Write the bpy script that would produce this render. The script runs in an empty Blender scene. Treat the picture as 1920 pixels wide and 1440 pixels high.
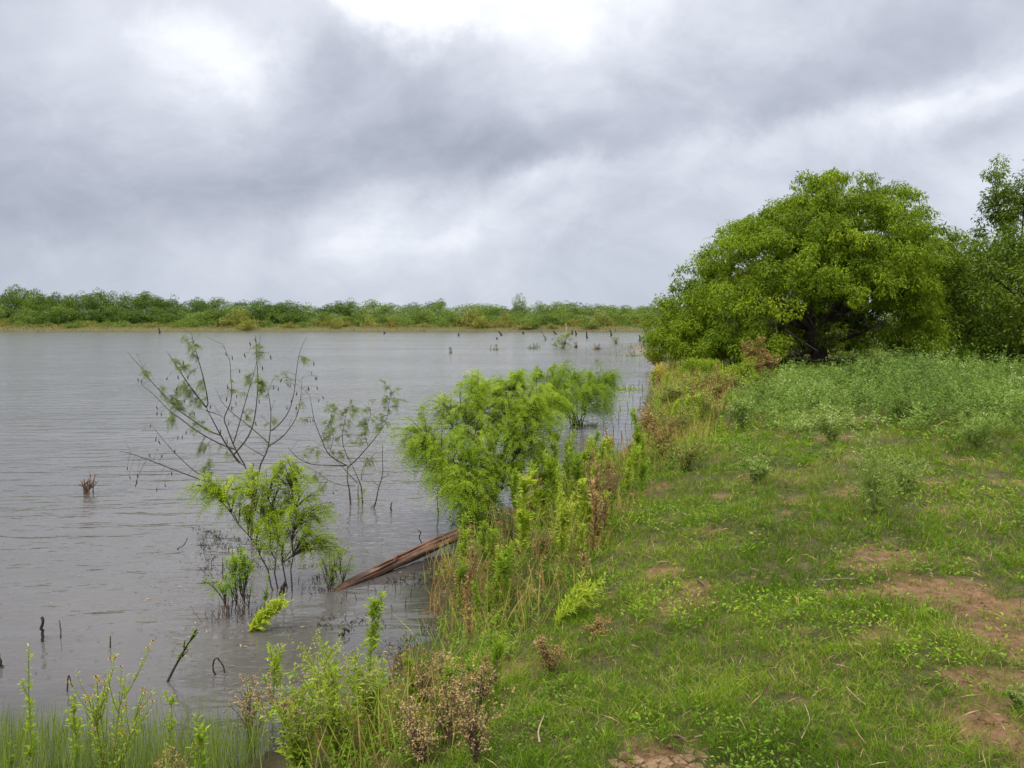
import bpy, math, random
import numpy as np
from mathutils import Vector
RNG = np.random.default_rng(7)
random.seed(7)
SC = bpy.context.scene
COL = SC.collection

# ------------------------------------------------------------------ camera
FPX = 1620.0                      # focal length in pixels of the 1920 px wide photograph
PITCH = math.atan(120.0 / FPX)    # horizon sits 120 px above the middle
CZ = 2.4                          # eye height above the lake
cam_d = bpy.data.cameras.new('camera')
cam_d.sensor_width = 36.0
cam_d.lens = 36.0 * FPX / 1920.0
cam_d.clip_end = 3000.0
cam_d.clip_start = 0.05
cam = bpy.data.objects.new('camera', cam_d)
COL.objects.link(cam)
cam.location = (0, 0, CZ)
cam.rotation_euler = (math.pi / 2 - PITCH, 0, 0)
SC.camera = cam

# ------------------------------------------------------------------ exposure
SC.view_settings.view_transform = 'Standard'
SC.view_settings.look = 'None'
SC.view_settings.exposure = 0.56
SC.view_settings.gamma = 1.0
SC.view_settings.use_curve_mapping = False
SC.cycles.max_bounces = 7
SC.cycles.diffuse_bounces = 4
SC.cycles.transmission_bounces = 4
SC.cycles.transparent_max_bounces = 8
SC.cycles.use_denoising = True

# ------------------------------------------------------------------ sun
SUN_EL, SUN_AZ = math.radians(56), math.radians(205)      # azimuth clockwise from +Y: behind, a little left
sd = bpy.data.lights.new('sun', 'SUN')
sd.energy = 1.5
sd.angle = math.radians(14)
sd.color = (1.0, 0.92, 0.78)
sun = bpy.data.objects.new('sun', sd)
COL.objects.link(sun)
sdir = Vector((math.sin(SUN_AZ) * math.cos(SUN_EL), math.cos(SUN_AZ) * math.cos(SUN_EL), math.sin(SUN_EL)))
sun.rotation_euler = sdir.to_track_quat('Z', 'Y').to_euler()
sun.location = (0, -10, 30)

# ------------------------------------------------------------------ node helpers
def lin(h):
    h = h.lstrip('#')
    out = []
    for i in (0, 2, 4):
        c = int(h[i:i + 2], 16) / 255.0
        out.append(c / 12.92 if c <= 0.04045 else ((c + 0.055) / 1.055) ** 2.4)
    return tuple(out) + (1.0,)

class NT:
    def __init__(self, tree):
        self.t = tree
    def n(self, kind, **kw):
        nd = self.t.nodes.new(kind)
        for k, v in kw.items():
            if k == 'inp':
                for kk, vv in v.items():
                    if isinstance(vv, bpy.types.NodeSocket):
                        self.t.links.new(vv, nd.inputs[kk])
                    else:
                        nd.inputs[kk].default_value = vv
            else:
                setattr(nd, k, v)
        return nd
    def math(self, op, a, b=None, c=None, clamp=False):
        nd = self.t.nodes.new('ShaderNodeMath'); nd.operation = op; nd.use_clamp = clamp
        for i, v in enumerate((a, b, c)):
            if v is None: continue
            if isinstance(v, bpy.types.NodeSocket): self.t.links.new(v, nd.inputs[i])
            else: nd.inputs[i].default_value = v
        return nd.outputs[0]
    def vmath(self, op, a, b=None):
        nd = self.t.nodes.new('ShaderNodeVectorMath'); nd.operation = op
        for i, v in enumerate((a, b)):
            if v is None: continue
            if isinstance(v, bpy.types.NodeSocket): self.t.links.new(v, nd.inputs[i])
            else: nd.inputs[i].default_value = v
        return nd.outputs['Value' if op in ('LENGTH', 'DOT_PRODUCT', 'DISTANCE') else 'Vector']
    def ramp(self, fac, stops, interp='LINEAR'):
        nd = self.t.nodes.new('ShaderNodeValToRGB')
        cr = nd.color_ramp; cr.interpolation = interp
        while len(cr.elements) < len(stops): cr.elements.new(0.5)
        for e, (p, c) in zip(cr.elements, stops):
            e.position = p; e.color = c if len(c) == 4 else tuple(c) + (1,)
        self.t.links.new(fac, nd.inputs[0])
        return nd.outputs[0]
    def mix(self, fac, a, b, blend='MIX'):
        nd = self.t.nodes.new('ShaderNodeMix'); nd.data_type = 'RGBA'; nd.blend_type = blend
        for i, v in ((0, fac), (6, a), (7, b)):
            if isinstance(v, bpy.types.NodeSocket): self.t.links.new(v, nd.inputs[i])
            else: nd.inputs[i].default_value = v
        return nd.outputs[2]
    def link(self, a, b):
        self.t.links.new(a, b)

def px_dir(px, py):
    x = (px - 960.0) / FPX; v = (720.0 - py) / FPX
    d = np.array([x, math.cos(PITCH) + v * math.sin(PITCH), -math.sin(PITCH) + v * math.cos(PITCH)])
    return d / np.linalg.norm(d)

# ------------------------------------------------------------------ overcast sky
W = bpy.data.worlds.new('World'); SC.world = W; W.use_nodes = True
wt = W.node_tree; wt.nodes.clear(); N = NT(wt)
sky = N.n('ShaderNodeTexSky', sky_type='NISHITA', sun_disc=False, sun_elevation=SUN_EL, sun_rotation=SUN_AZ)
bg_sky = N.n('ShaderNodeBackground', inp={'Color': sky.outputs[0], 'Strength': 0.10})
tc = N.n('ShaderNodeTexCoord')
D = tc.outputs['Generated']
sep = N.n('ShaderNodeSeparateXYZ', inp={0: D})
zc = N.math('MAXIMUM', sep.outputs[2], 0.0)
den = N.math('ADD', zc, 0.75)
cx = N.math('DIVIDE', sep.outputs[0], den); cy = N.math('DIVIDE', sep.outputs[1], den)
P = N.n('ShaderNodeCombineXYZ', inp={0: cx, 1: cy, 2: 0.0}).outputs[0]
warp = N.n('ShaderNodeTexNoise', inp={'Vector': P, 'Scale': 1.2, 'Detail': 4.0, 'Roughness': 0.55})
wv = N.vmath('SUBTRACT', warp.outputs['Color'], (0.5, 0.5, 0.5))
P2 = N.vmath('ADD', P, N.vmath('MULTIPLY', wv, (0.55, 0.4, 0.0)))
P3 = N.n('ShaderNodeMapping', inp={'Vector': P2, 'Rotation': (0, 0, math.radians(-18)), 'Scale': (2.0, 2.2, 1.0), 'Location': (3.1, 1.7, 0)}).outputs[0]
big = N.n('ShaderNodeTexNoise', inp={'Vector': P3, 'Scale': 0.95, 'Detail': 8.0, 'Roughness': 0.50})
fine = N.n('ShaderNodeTexNoise', inp={'Vector': P3, 'Scale': 3.2, 'Detail': 6.0, 'Roughness': 0.6})
base = N.math('ADD', N.math('MULTIPLY', big.outputs[0], 0.62), N.math('MULTIPLY', fine.outputs[0], 0.38))
base = N.math('ADD', N.math('MULTIPLY', N.math('SUBTRACT', base, 0.5), 1.6), 0.63)
# cloud masses seen in the photograph: (px, py, width px, height px, tilt deg, amount)
wf = N.n('ShaderNodeTexNoise', inp={'Vector': D, 'Scale': 7.0, 'Detail': 6.0, 'Roughness': 0.62})
Dw = N.vmath('ADD', D, N.vmath('MULTIPLY', N.vmath('SUBTRACT', wf.outputs['Color'], (0.5, 0.5, 0.5)), (0.16, 0.16, 0.10)))
BL = [(735, 0, 140, 46, 0, 0.48), (450, 120, 95, 55, 12, 0.40), (190, 90, 150, 90, -30, 0.06), (120, 210, 190, 90, 0, 0.05), (1040, 335, 80, 20, -10, 0.20), (1110, 60, 130, 70, 0, 0.08),
      (1620, 222, 260, 26, -9, 0.17), (1880, 150, 120, 40, -25, 0.10), (1460, 285, 210, 45, -8, 0.10), (900, 440, 260, 25, -5, 0.07), (560, 415, 110, 22, -8, 0.08),
      (250, 360, 420, 60, -3, -0.20), (740, 190, 230, 90, 14, -0.22), (700, 325, 190, 34, 0, -0.10), (1600, 140, 330, 52, -8, -0.22), (1880, 235, 120, 26, -16, -0.14), (1000, 285, 130, 30, 0, -0.09),
      (1330, 100, 170, 60, -20, -0.04), (100, 410, 240, 26, 0, -0.07)]
acc = base
for (bx, by, bw, bh, tilt, amt) in BL:
    c = px_dir(bx, by); az = math.atan2(c[0], c[1])
    right = np.array([math.cos(az), -math.sin(az), 0.0]); upv = np.cross(right, c)
    if upv[2] < 0: upv = -upv
    ct, st = math.cos(math.radians(-tilt)), math.sin(math.radians(-tilt))
    e1 = right * ct + upv * st; e2 = -right * st + upv * ct
    dv = N.vmath('SUBTRACT', Dw, tuple(c))
    a = N.math('DIVIDE', N.vmath('DOT_PRODUCT', dv, tuple(e1)), bw / FPX)
    b = N.math('DIVIDE', N.vmath('DOT_PRODUCT', dv, tuple(e2)), bh / FPX)
    r2 = N.math('ADD', N.math('MULTIPLY', a, a), N.math('MULTIPLY', b, b))
    g = N.math('EXPONENT', N.math('MULTIPLY', r2, -0.5))
    acc = N.math('MULTIPLY_ADD', g, amt, acc)
ccol = N.ramp(acc, [(0.0, lin('797e8b')), (0.28, lin('9095a2')), (0.52, lin('a8acb8')), (0.75, lin('c0c4cd')), (1.0, lin('e4e6ea'))])
# towards the horizon the deck thickens to an even pale blue grey
hz = N.n('ShaderNodeMapRange', inp={'Value': sep.outputs[2], 'From Min': 0.015, 'From Max': 0.13, 'To Min': 0.0, 'To Max': 1.0}, interpolation_type='SMOOTHSTEP').outputs[0]
ccol = N.mix(N.n('ShaderNodeMapRange', inp={'Value': sep.outputs[2], 'From Min': 0.4, 'From Max': 0.9, 'To Min': 0.0, 'To Max': 0.8}).outputs[0], ccol, lin('cfcdc9'))
ccol = N.mix(hz, N.mix(0.50, lin('99a1b0'), ccol), ccol)
# an overcast sky brightens steadily towards the zenith (CIE overcast: three times the horizon)
zen = N.n('ShaderNodeMapRange', inp={'Value': sep.outputs[2], 'From Min': 0.33, 'From Max': 0.95, 'To Min': 1.0, 'To Max': 3.9}).outputs[0]
bg_cl = N.n('ShaderNodeBackground', inp={'Color': ccol, 'Strength': zen})
mx = N.n('ShaderNodeMixShader', inp={0: 0.96, 1: bg_sky.outputs[0], 2: bg_cl.outputs[0]})
wo = N.n('ShaderNodeOutputWorld'); N.link(mx.outputs[0], wo.inputs[0])
W.cycles.sampling_method = 'MANUAL'; W.cycles.sample_map_resolution = 512

# ------------------------------------------------------------------ noise, terrain
def _h(ix, iy, s):
    v = np.sin(ix * 127.1 + iy * 311.7 + s * 74.7) * 43758.5453
    return v - np.floor(v)
def vnoise(x, y, s=0):
    x = np.asarray(x, float); y = np.asarray(y, float)
    ix = np.floor(x); iy = np.floor(y); fx = x - ix; fy = y - iy
    fx = fx * fx * (3 - 2 * fx); fy = fy * fy * (3 - 2 * fy)
    return (_h(ix, iy, s) * (1 - fx) + _h(ix + 1, iy, s) * fx) * (1 - fy) + (_h(ix, iy + 1, s) * (1 - fx) + _h(ix + 1, iy + 1, s) * fx) * fy
def fbm(x, y, s=0, o=4):
    t = 0; a = 0.5
    for k in range(o):
        t = t + a * vnoise(x * 2 ** k, y * 2 ** k, s + k * 3); a *= 0.5
    return t / (1 - 0.5 ** o)

def on_water(px, py):
    d = px_dir(px, py); s = CZ / -d[2]
    return (d[0] * s, d[1] * s)
SHORE_PX = [(-300, 1425), (0, 1432), (300, 1450), (430, 1475), (560, 1400), (690, 1322), (765, 1250), (850, 1195), (832, 1130), (852, 1060), (890, 1008), (960, 957), (1050, 902),
            (1130, 868), (1185, 846), (1204, 800), (1214, 750), (1234, 708), (1246, 688), (1236, 672)]
LAKE = [(-300, 4.8), (-9, 4.7)] + [on_water(*p) for p in SHORE_PX] + [(9.5, 62), (17, 85), (34, 120), (58, 152), (62, 166), (40, 176), (22, 174.5), (5, 178), (-18, 175.5), (-45, 178), (-70, 175.5), (-95, 177), (-130, 176), (-300, 172)]
LAKE = np.array(LAKE)
def sdist(x, y):
    """distance to the shoreline, positive on land"""
    x = np.asarray(x, float); y = np.asarray(y, float)
    best = np.full(x.shape, 1e9); inside = np.zeros(x.shape, bool)
    n = len(LAKE)
    for i in range(n):
        ax, ay = LAKE[i]; bx, by = LAKE[(i + 1) % n]
        ex, ey = bx - ax, by - ay
        t = np.clip(((x - ax) * ex + (y - ay) * ey) / (ex * ex + ey * ey), 0, 1)
        best = np.minimum(best, (x - ax - t * ex) ** 2 + (y - ay - t * ey) ** 2)
        if ay != by:
            c = ((ay > y) != (by > y)) & (x < (bx - ax) * (y - ay) / (by - ay) + ax)
            inside ^= c
    d = np.sqrt(best)
    return np.where(inside, -d, d)
def height(x, y):
    x = np.asarray(x, float); y = np.asarray(y, float)
    s = sdist(x, y) + (fbm(x * 1.3, y * 1.3, 5, 3) - 0.5) * 0.5
    far = np.clip((y - 120) / 40, 0, 1)
    land = (0.66 + far * 0.3) * (1 - np.exp(-np.maximum(s, 0) / 2.1)) + np.clip(s - 8, 0, 60) * 0.004
    bed = -np.minimum(np.maximum(-s, 0) * 0.15, 1.5)
    z = np.where(s > 0, land, bed)
    k = np.clip(s / 1.5, 0, 1)
    z = z + k * ((fbm(x * 0.5, y * 0.5, 1, 4) - 0.5) * 0.22 + (fbm(x * 3.1, y * 3.1, 2, 3) - 0.5) * 0.05)
    z = z + (fbm(x * 7, y * 7, 3, 2) - 0.5) * 0.025 * (s > -0.4)
    return z
def h1(x, y): return float(height(np.array([x]), np.array([y]))[0])
def ground(px, py):
    """the point of the terrain (or of the lake, where the bed is under water) seen at this pixel"""
    d = px_dir(px, py); s = CZ / -d[2] if d[2] < -1e-4 else 400.0
    for k in range(50):
        z = max(0.0, h1(d[0] * s, d[1] * s))
        t = (CZ - z) / -d[2]
        s = s * 0.5 + t * 0.5
    return np.array([d[0] * s, d[1] * s, max(0.0, h1(d[0] * s, d[1] * s))])
def at_depth(px, py, Y):
    d = px_dir(px, py); s = Y / d[1]
    return d * s + np.array([0, 0, CZ])

# ------------------------------------------------------------------ mesh helpers
def unit(v):
    return v / np.maximum(np.linalg.norm(v, axis=-1, keepdims=True), 1e-9)
class Buf:
    """collects triangles with a tint per vertex"""
    def __init__(self): self.v = []; self.t = []; self.c = []; self.n = 0
    def add(self, V, T, tint=0.5):
        V = np.asarray(V, float).reshape(-1, 3); T = np.asarray(T, int).reshape(-1, 3)
        c = np.broadcast_to(np.asarray(tint, float), (len(V),)) if np.ndim(tint) <= 1 else np.asarray(tint).reshape(-1)
        self.v.append(V); self.t.append(T + self.n); self.c.append(np.array(c)); self.n += len(V)
        return self
    def mesh(self, name, mat, smooth=False):
        V = np.concatenate(self.v).astype(np.float32); T = np.concatenate(self.t).astype(np.int32); C = np.concatenate(self.c).astype(np.float32)
        me = bpy.data.meshes.new(name)
        me.vertices.add(len(V)); me.vertices.foreach_set('co', V.ravel())
        me.loops.add(len(T) * 3); me.loops.foreach_set('vertex_index', T.ravel())
        me.polygons.add(len(T)); me.polygons.foreach_set('loop_start', np.arange(0, len(T) * 3, 3, dtype=np.int32))
        me.update(calc_edges=True)
        me.polygons.foreach_set('use_smooth', np.full(len(T), smooth, dtype=bool))
        a = me.attributes.new('tint', 'FLOAT', 'POINT'); a.data.foreach_set('value', C)
        me.materials.append(mat)
        return me
def leaves(B, D, L, W, arch=0.12, tint=0.5, roll=0.5, rng=RNG):
    """one bent leaf or grass blade (two triangles) per row"""
    B = np.asarray(B, float); n = len(B); D = unit(np.asarray(D, float))
    L = np.broadcast_to(np.asarray(L, float), (n,))[:, None]; W = np.broadcast_to(np.asarray(W, float), (n,))[:, None]
    U = np.array([0, 0, 1.0]) + rng.normal(0, roll, (n, 3)) + 1e-3
    S = unit(np.cross(D, U)); Nn = np.cross(S, D)
    mid = B + D * L * 0.45 + Nn * L * arch
    tip = B + D * L * 0.97 - Nn * L * arch * 0.6
    V = np.stack([B, mid - S * W * 0.5, mid + S * W * 0.5, tip], 1)
    i = np.arange(n)[:, None] * 4
    T = np.concatenate([i + np.array([[0, 1, 2]]), i + np.array([[1, 3, 2]])], 1)
    return V.reshape(-1, 3), T.reshape(-1, 3), np.repeat(np.broadcast_to(np.asarray(tint, float), (n,)), 4)
def fronds(B, D, L, pairs=9, ll=0.03, lw=0.008, droop=0.5, tint=0.5, rng=RNG):
    """feathery compound leaves: rows of narrow leaflets along a drooping midrib"""
    B = np.asarray(B, float); n = len(B); D = unit(np.asarray(D, float))
    L = np.broadcast_to(np.asarray(L, float), (n,))[:, None, None]
    t = np.linspace(0.1, 1, pairs)[None, :, None]
    S = unit(np.cross(D, np.array([0, 0, 1.0]) + rng.normal(0, 0.5, (n, 3))))
    dz = np.array([0, 0, -1.0])
    dr = np.broadcast_to(np.asarray(droop, float), (n,))[:, None, None]
    pos = B[:, None] + D[:, None] * L * t + dz * dr * L * t * t
    tan = unit(D[:, None] + dz * 2 * dr * t)
    out = []
    for sg in (-1, 1):
        ld = unit(S[:, None] * sg + tan * 0.55 + dz * 0.25 + rng.normal(0, 0.15, (n, pairs, 3)))
        le = ll * (1.15 - 0.5 * t) * rng.uniform(0.75, 1.2, (n, pairs, 1))
        wv_ = tan * lw * 0.5
        out.append(np.stack([pos, pos + ld * le * 0.5 - wv_, pos + ld * le * 0.5 + wv_, pos + ld * le], 2))
    V = np.stack(out, 2).reshape(-1, 3)
    m = n * pairs * 2
    i = np.arange(m)[:, None] * 4
    T = np.concatenate([i + np.array([[0, 1, 2]]), i + np.array([[1, 3, 2]])], 1).reshape(-1, 3)
    return V, T, np.repeat(np.broadcast_to(np.asarray(tint, float), (n,)), pairs * 8)
def tubes(P, R, sides=5, tint=0.5, cap=True):
    """P (n,k,3) paths, R (n,k) radii"""
    P = np.asarray(P, float); R = np.asarray(R, float)
    if P.ndim == 2: P = P[None]; R = R[None]
    n, k, _ = P.shape; R = np.broadcast_to(R, (n, k))
    tn = unit(np.gradient(P, axis=1))
    m = unit(tn.mean(1)); ref = np.where(np.abs(m[:, 2:3]) > 0.8, np.array([[1.0, 0.13, 0]]), np.array([[0.05, 0.1, 1.0]]))[:, None]
    a = unit(np.cross(tn, ref)); b = np.cross(tn, a)
    th = np.linspace(0, 2 * np.pi, sides, endpoint=False)
    V = P[:, :, None] + R[:, :, None, None] * (a[:, :, None] * np.cos(th)[None, None, :, None] + b[:, :, None] * np.sin(th)[None, None, :, None])
    idx = np.arange(n * k * sides).reshape(n, k, sides)
    q0 = idx[:, :-1]; q1 = idx[:, 1:]; q0r = np.roll(q0, -1, 2); q1r = np.roll(q1, -1, 2)
    T = np.concatenate([np.stack([q0, q0r, q1r], -1).reshape(-1, 3), np.stack([q0, q1r, q1], -1).reshape(-1, 3)])
    if cap:
        e = idx[:, -1]
        T = np.concatenate([T] + [np.stack([e[:, 0], e[:, j], e[:, j + 1]], -1) for j in range(1, sides - 1)])
    tt = np.repeat(np.broadcast_to(np.asarray(tint, float), (n,)), k * sides)
    return V.reshape(-1, 3), T, tt
def bez(a, b, c, d, k):
    t = np.linspace(0, 1, k)[None, :, None]
    a, b, c, d = [np.asarray(v, float).reshape(-1, 1, 3) for v in (a, b, c, d)]
    return a * (1 - t) ** 3 + 3 * b * t * (1 - t) ** 2 + 3 * c * t * t * (1 - t) + d * t ** 3
def resample(P, k):
    """smooth polyline (Catmull-Rom) resampled to k points"""
    P = np.asarray(P, float)
    Q = np.concatenate([[2 * P[0] - P[1]], P, [2 * P[-1] - P[-2]]])
    m = len(P) - 1; u = np.linspace(0, m - 1e-6, k); i = u.astype(int); f = (u - i)[:, None]
    p0, p1, p2, p3 = Q[i], Q[i + 1], Q[i + 2], Q[i + 3]
    return 0.5 * (2 * p1 + (p2 - p0) * f + (2 * p0 - 5 * p1 + 4 * p2 - p3) * f ** 2 + (3 * p1 - p0 - 3 * p2 + p3) * f ** 3)
def rdir(n, rng=RNG):
    return unit(rng.normal(0, 1, (n, 3)))

# ------------------------------------------------------------------ scene objects
def thing(name, label, cat, loc=(0, 0, 0), rz=0.0, group=None):
    o = bpy.data.objects.new(name, None); COL.objects.link(o)
    o.empty_display_size = 0.2
    o.location = tuple(float(v) for v in loc); o.rotation_euler = (0, 0, rz)
    o['label'] = label; o['category'] = cat
    if group: o['group'] = group
    return o
def part(name, me, parent, stuff=False):
    o = bpy.data.objects.new(name, me); COL.objects.link(o); o.parent = parent
    if stuff: o['kind'] = 'stuff'
    return o
def single(name, me, label, cat, loc=(0, 0, 0), group=None, rz=0.0):
    o = bpy.data.objects.new(name, me); COL.objects.link(o); o.location = tuple(float(v) for v in loc); o.rotation_euler = (0, 0, rz)
    o['label'] = label; o['category'] = cat
    if group: o['group'] = group
    return o
def setting(name, me, kind='structure'):
    o = bpy.data.objects.new(name, me); COL.objects.link(o); o['kind'] = kind
    return o
def copy_tree(o, parent=None):
    c = o.copy(); COL.objects.link(c)
    if parent is not None: c.parent = parent
    for ch in list(o.children): copy_tree(ch, c)
    return c

# ------------------------------------------------------------------ materials
def new_mat(name):
    m = bpy.data.materials.new(name); m.use_nodes = True
    m.node_tree.nodes.clear()
    return m, NT(m.node_tree), None
def leaf_mat(name, stops, trans=0.35, rough=0.6, spec=0.02):
    m, N, _ = new_mat(name)
    at = N.n('ShaderNodeAttribute', attribute_name='tint')
    oi = N.n('ShaderNodeObjectInfo')
    f = N.math('ADD', at.outputs['Fac'], N.math('MULTIPLY', N.math('SUBTRACT', oi.outputs['Random'], 0.5), 0.12), clamp=True)
    c = N.ramp(f, stops)
    di = N.n('ShaderNodeBsdfDiffuse', inp={'Color': c})
    tr = N.n('ShaderNodeBsdfTranslucent', inp={'Color': N.mix(1.0, c, (1.0, 1.0, 0.55, 1), 'MULTIPLY')})
    m1 = N.n('ShaderNodeMixShader', inp={0: trans, 1: di.outputs[0], 2: tr.outputs[0]})
    gl = N.n('ShaderNodeBsdfGlossy', inp={'Color': (1, 1, 1, 1), 'Roughness': rough})
    fr = N.n('ShaderNodeFresnel', inp={'IOR': 1.35})
    m2 = N.n('ShaderNodeMixShader', inp={0: N.math('MULTIPLY', fr.outputs[0], spec), 1: m1.outputs[0], 2: gl.outputs[0]})
    o = N.n('ShaderNodeOutputMaterial'); N.link(m2.outputs[0], o.inputs[0])
    return m
def bark_mat(name, c1, c2, scale=18, stretch=(1, 1, 0.25), bump=0.02):
    m, N, _ = new_mat(name)
    tcn = N.n('ShaderNodeTexCoord')
    mp = N.n('ShaderNodeMapping', inp={'Vector': tcn.outputs['Object'], 'Scale': stretch})
    nz = N.n('ShaderNodeTexNoise', inp={'Vector': mp.outputs[0], 'Scale': scale, 'Detail': 6.0, 'Roughness': 0.65})
    c = N.ramp(nz.outputs[0], [(0.3, c1), (0.7, c2)])
    bp = N.n('ShaderNodeBump', inp={'Strength': 0.8, 'Distance': bump, 'Height': nz.outputs[0]})
    p = N.n('ShaderNodeBsdfPrincipled', inp={'Base Color': c, 'Roughness': 0.85, 'Normal': bp.outputs[0], 'Specular IOR Level': 0.25})
    o = N.n('ShaderNodeOutputMaterial'); N.link(p.outputs[0], o.inputs[0])
    return m
def g(r, gg, b): return (r, gg, b, 1.0)
M = {}
M['mesquite'] = leaf_mat('mesquite_leaf', [(0, g(.055, .098, .007)), (.5, g(.155, .235, .012)), (1, g(.32, .40, .024))], 0.4)
M['bush'] = leaf_mat('bush_leaf', [(0, g(.09, .16, .015)), (.5, g(.23, .345, .026)), (1, g(.44, .52, .05))], 0.48)
M['limebush'] = leaf_mat('lime_leaf', [(0, g(.12, .19, .012)), (.5, g(.26, .36, .018)), (1, g(.42, .47, .035))], 0.42)
M['yellowbush'] = leaf_mat('yellow_leaf', [(0, g(.22, .20, .015)), (.5, g(.42, .36, .03)), (1, g(.55, .46, .06))], 0.4)
M['grey_leaf'] = leaf_mat('greyish_leaf', [(0, g(.09, .13, .040)), (.5, g(.16, .22, .06)), (1, g(.26, .30, .07))], 0.35)
M['weed'] = leaf_mat('weed_leaf', [(0, g(.055, .11, .010)), (.5, g(.15, .265, .016)), (.85, g(.30, .40, .035)), (1, g(.48, .44, .11))], 0.38)
M['straw'] = leaf_mat('dry_leaf', [(0, g(.085, .045, .020)), (.35, g(.205, .120, .045)), (.6, g(.29, .20, .068)), (.8, g(.38, .26, .11)), (1, g(.46, .36, .19))], 0.25)
M['limeweed'] = leaf_mat('lit_lime_weed_leaf', [(0, g(.10, .18, .015)), (.5, g(.27, .39, .025)), (.85, g(.44, .52, .05)), (1, g(.56, .48, .10))], 0.42)  # yellow green weed leaf, colour lightened so the stalks look strongly lit
M['grass'] = leaf_mat('grass_blade', [(0, g(.045, .088, .008)), (.4, g(.110, .200, .014)), (.7, g(.205, .300, .024)), (.86, g(.27, .27, .07)), (.93, g(.33, .22, .10)), (1, g(.45, .34, .17))], 0.35, spec=0.0)
M['reed'] = leaf_mat('reed_blade', [(0, g(.07, .12, .03)), (.5, g(.15, .22, .042)), (.85, g(.26, .33, .06)), (1, g(.38, .32, .10))], 0.35)
M['silver'] = leaf_mat('silver_weed', [(0, g(.07, .115, .025)), (.45, g(.155, .25, .042)), (.8, g(.27, .36, .085)), (1, g(.55, .57, .33))], 0.35)
M['farleaf'] = leaf_mat('far_leaf', [(0, g(.035, .068, .012)), (.5, g(.078, .138, .016)), (1, g(.19, .265, .030))], 0.15)
M['farpale'] = leaf_mat('far_pale_leaf', [(0, g(.085, .130, .022)), (.5, g(.15, .225, .034)), (1, g(.24, .305, .055))], 0.18)
M['farolive'] = leaf_mat('far_olive_leaf', [(0, g(.13, .15, .030)), (.5, g(.22, .225, .042)), (1, g(.33, .30, .055))], 0.18)
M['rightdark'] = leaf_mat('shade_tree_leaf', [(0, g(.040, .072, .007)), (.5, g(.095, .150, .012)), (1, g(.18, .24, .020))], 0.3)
M['redflower'] = leaf_mat('red_flower', [(0, g(.16, .025, .012)), (.5, g(.30, .07, .02)), (.75, g(.50, .30, .03)), (1, g(.6, .45, .05))], 0.3)
M['bark'] = bark_mat('dark_bark', g(.018, .014, .011), g(.075, .06, .05))
M['greybark'] = bark_mat('grey_bark', g(.06, .05, .042), g(.20, .175, .15))
M['twig'] = bark_mat('twig_bark', g(.022, .016, .014), g(.085, .06, .048), 60)
M['stem'] = bark_mat('green_stem', g(.13, .16, .03), g(.26, .26, .07), 40)
M['deadtwig'] = bark_mat('dead_twig', g(.05, .032, .022), g(.16, .105, .07), 50)
M['wetwood'] = bark_mat('wet_wood', g(.012, .010, .008), g(.05, .038, .028), 40)
M['palewood'] = bark_mat('bleached_wood', g(.20, .15, .09), g(.36, .28, .18), 30)
M['pod'] = bark_mat('seed_pod_skin', g(.035, .016, .012), g(.11, .05, .035), 60)
# ------------------------------------------------------------------ bare soil patches of the meadow
DIRT_PX = [(1790, 1120, 150, 60), (1860, 1360, 95, 75), (1250, 1432, 75, 45), (1312, 1103, 34, 13), (1356, 932, 16, 7), (1880, 1190, 75, 42), (1610, 1062, 70, 14), (1635, 1195, 48, 18),
           (1880, 905, 55, 8), (1800, 868, 60, 7), (1345, 826, 24, 5), (1500, 1322, 34, 12), (1700, 1045, 90, 16), (1230, 1075, 40, 14), (1760, 1420, 60, 20), (1590, 1400, 50, 14)]
DIRT = []
for (a, b, w, h_) in DIRT_PX:
    c = ground(a, b); up = ground(a, b - h_)
    DIRT.append((c[0], c[1], w * c[1] / FPX, abs(up[1] - c[1])))
def dirt(x, y):
    d = np.zeros(np.shape(x))
    n = (fbm(x * 2.2, y * 2.2, 21, 4) - 0.5) * 2.6
    for (cx_, cy_, rx, ry) in DIRT:
        r = np.sqrt(((x - cx_) / rx) ** 2 + ((y - cy_) / ry) ** 2)
        d = np.maximum(d, np.clip((1.12 - r + n * .8) / 0.7, 0, 1))
    d = np.maximum(d, np.clip((fbm(x * 1.7, y * 1.7, 33, 4) - 0.645) / 0.06, 0, 1) * 0.8)
    return d

# ------------------------------------------------------------------ ground sheet
def axis(lo, hi, c, n, a):
    u0, u1 = math.asinh((lo - c) / a), math.asinh((hi - c) / a)
    return c + a * np.sinh(np.linspace(u0, u1, n))
def sheet(xs, ys):
    X, Y = np.meshgrid(xs, ys)
    nx, ny = len(xs), len(ys)
    i = np.arange(nx * ny).reshape(ny, nx)
    a, b, c, d = i[:-1, :-1].ravel(), i[:-1, 1:].ravel(), i[1:, 1:].ravel(), i[1:, :-1].ravel()
    return X.ravel(), Y.ravel(), np.concatenate([np.stack([a, b, c], 1), np.stack([a, c, d], 1)])
X, Y, T = sheet(axis(-900, 900, 1.2, 285, 2.2), axis(-30, 1500, 4.5, 310, 2.2))
Z = height(X, Y)
MUD_C = ground(1245, 1444)
mudk = np.clip(1.25 - np.hypot((X - MUD_C[0]) / 0.30, (Y - MUD_C[1]) / 0.24), 0, 1)
b = Buf(); b.add(np.stack([X, Y, Z - 0.018 * np.clip(mudk * 3, 0, 1)], 1), T, dirt(X, Y))
m, N, _ = new_mat('meadow_soil')
tcn = N.n('ShaderNodeTexCoord'); at = N.n('ShaderNodeAttribute', attribute_name='tint')
n1 = N.n('ShaderNodeTexNoise', inp={'Vector': tcn.outputs['Object'], 'Scale': 9.0, 'Detail': 8.0, 'Roughness': 0.7})
n2 = N.n('ShaderNodeTexNoise', inp={'Vector': tcn.outputs['Object'], 'Scale': 70.0, 'Detail': 5.0, 'Roughness': 0.7})
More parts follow.
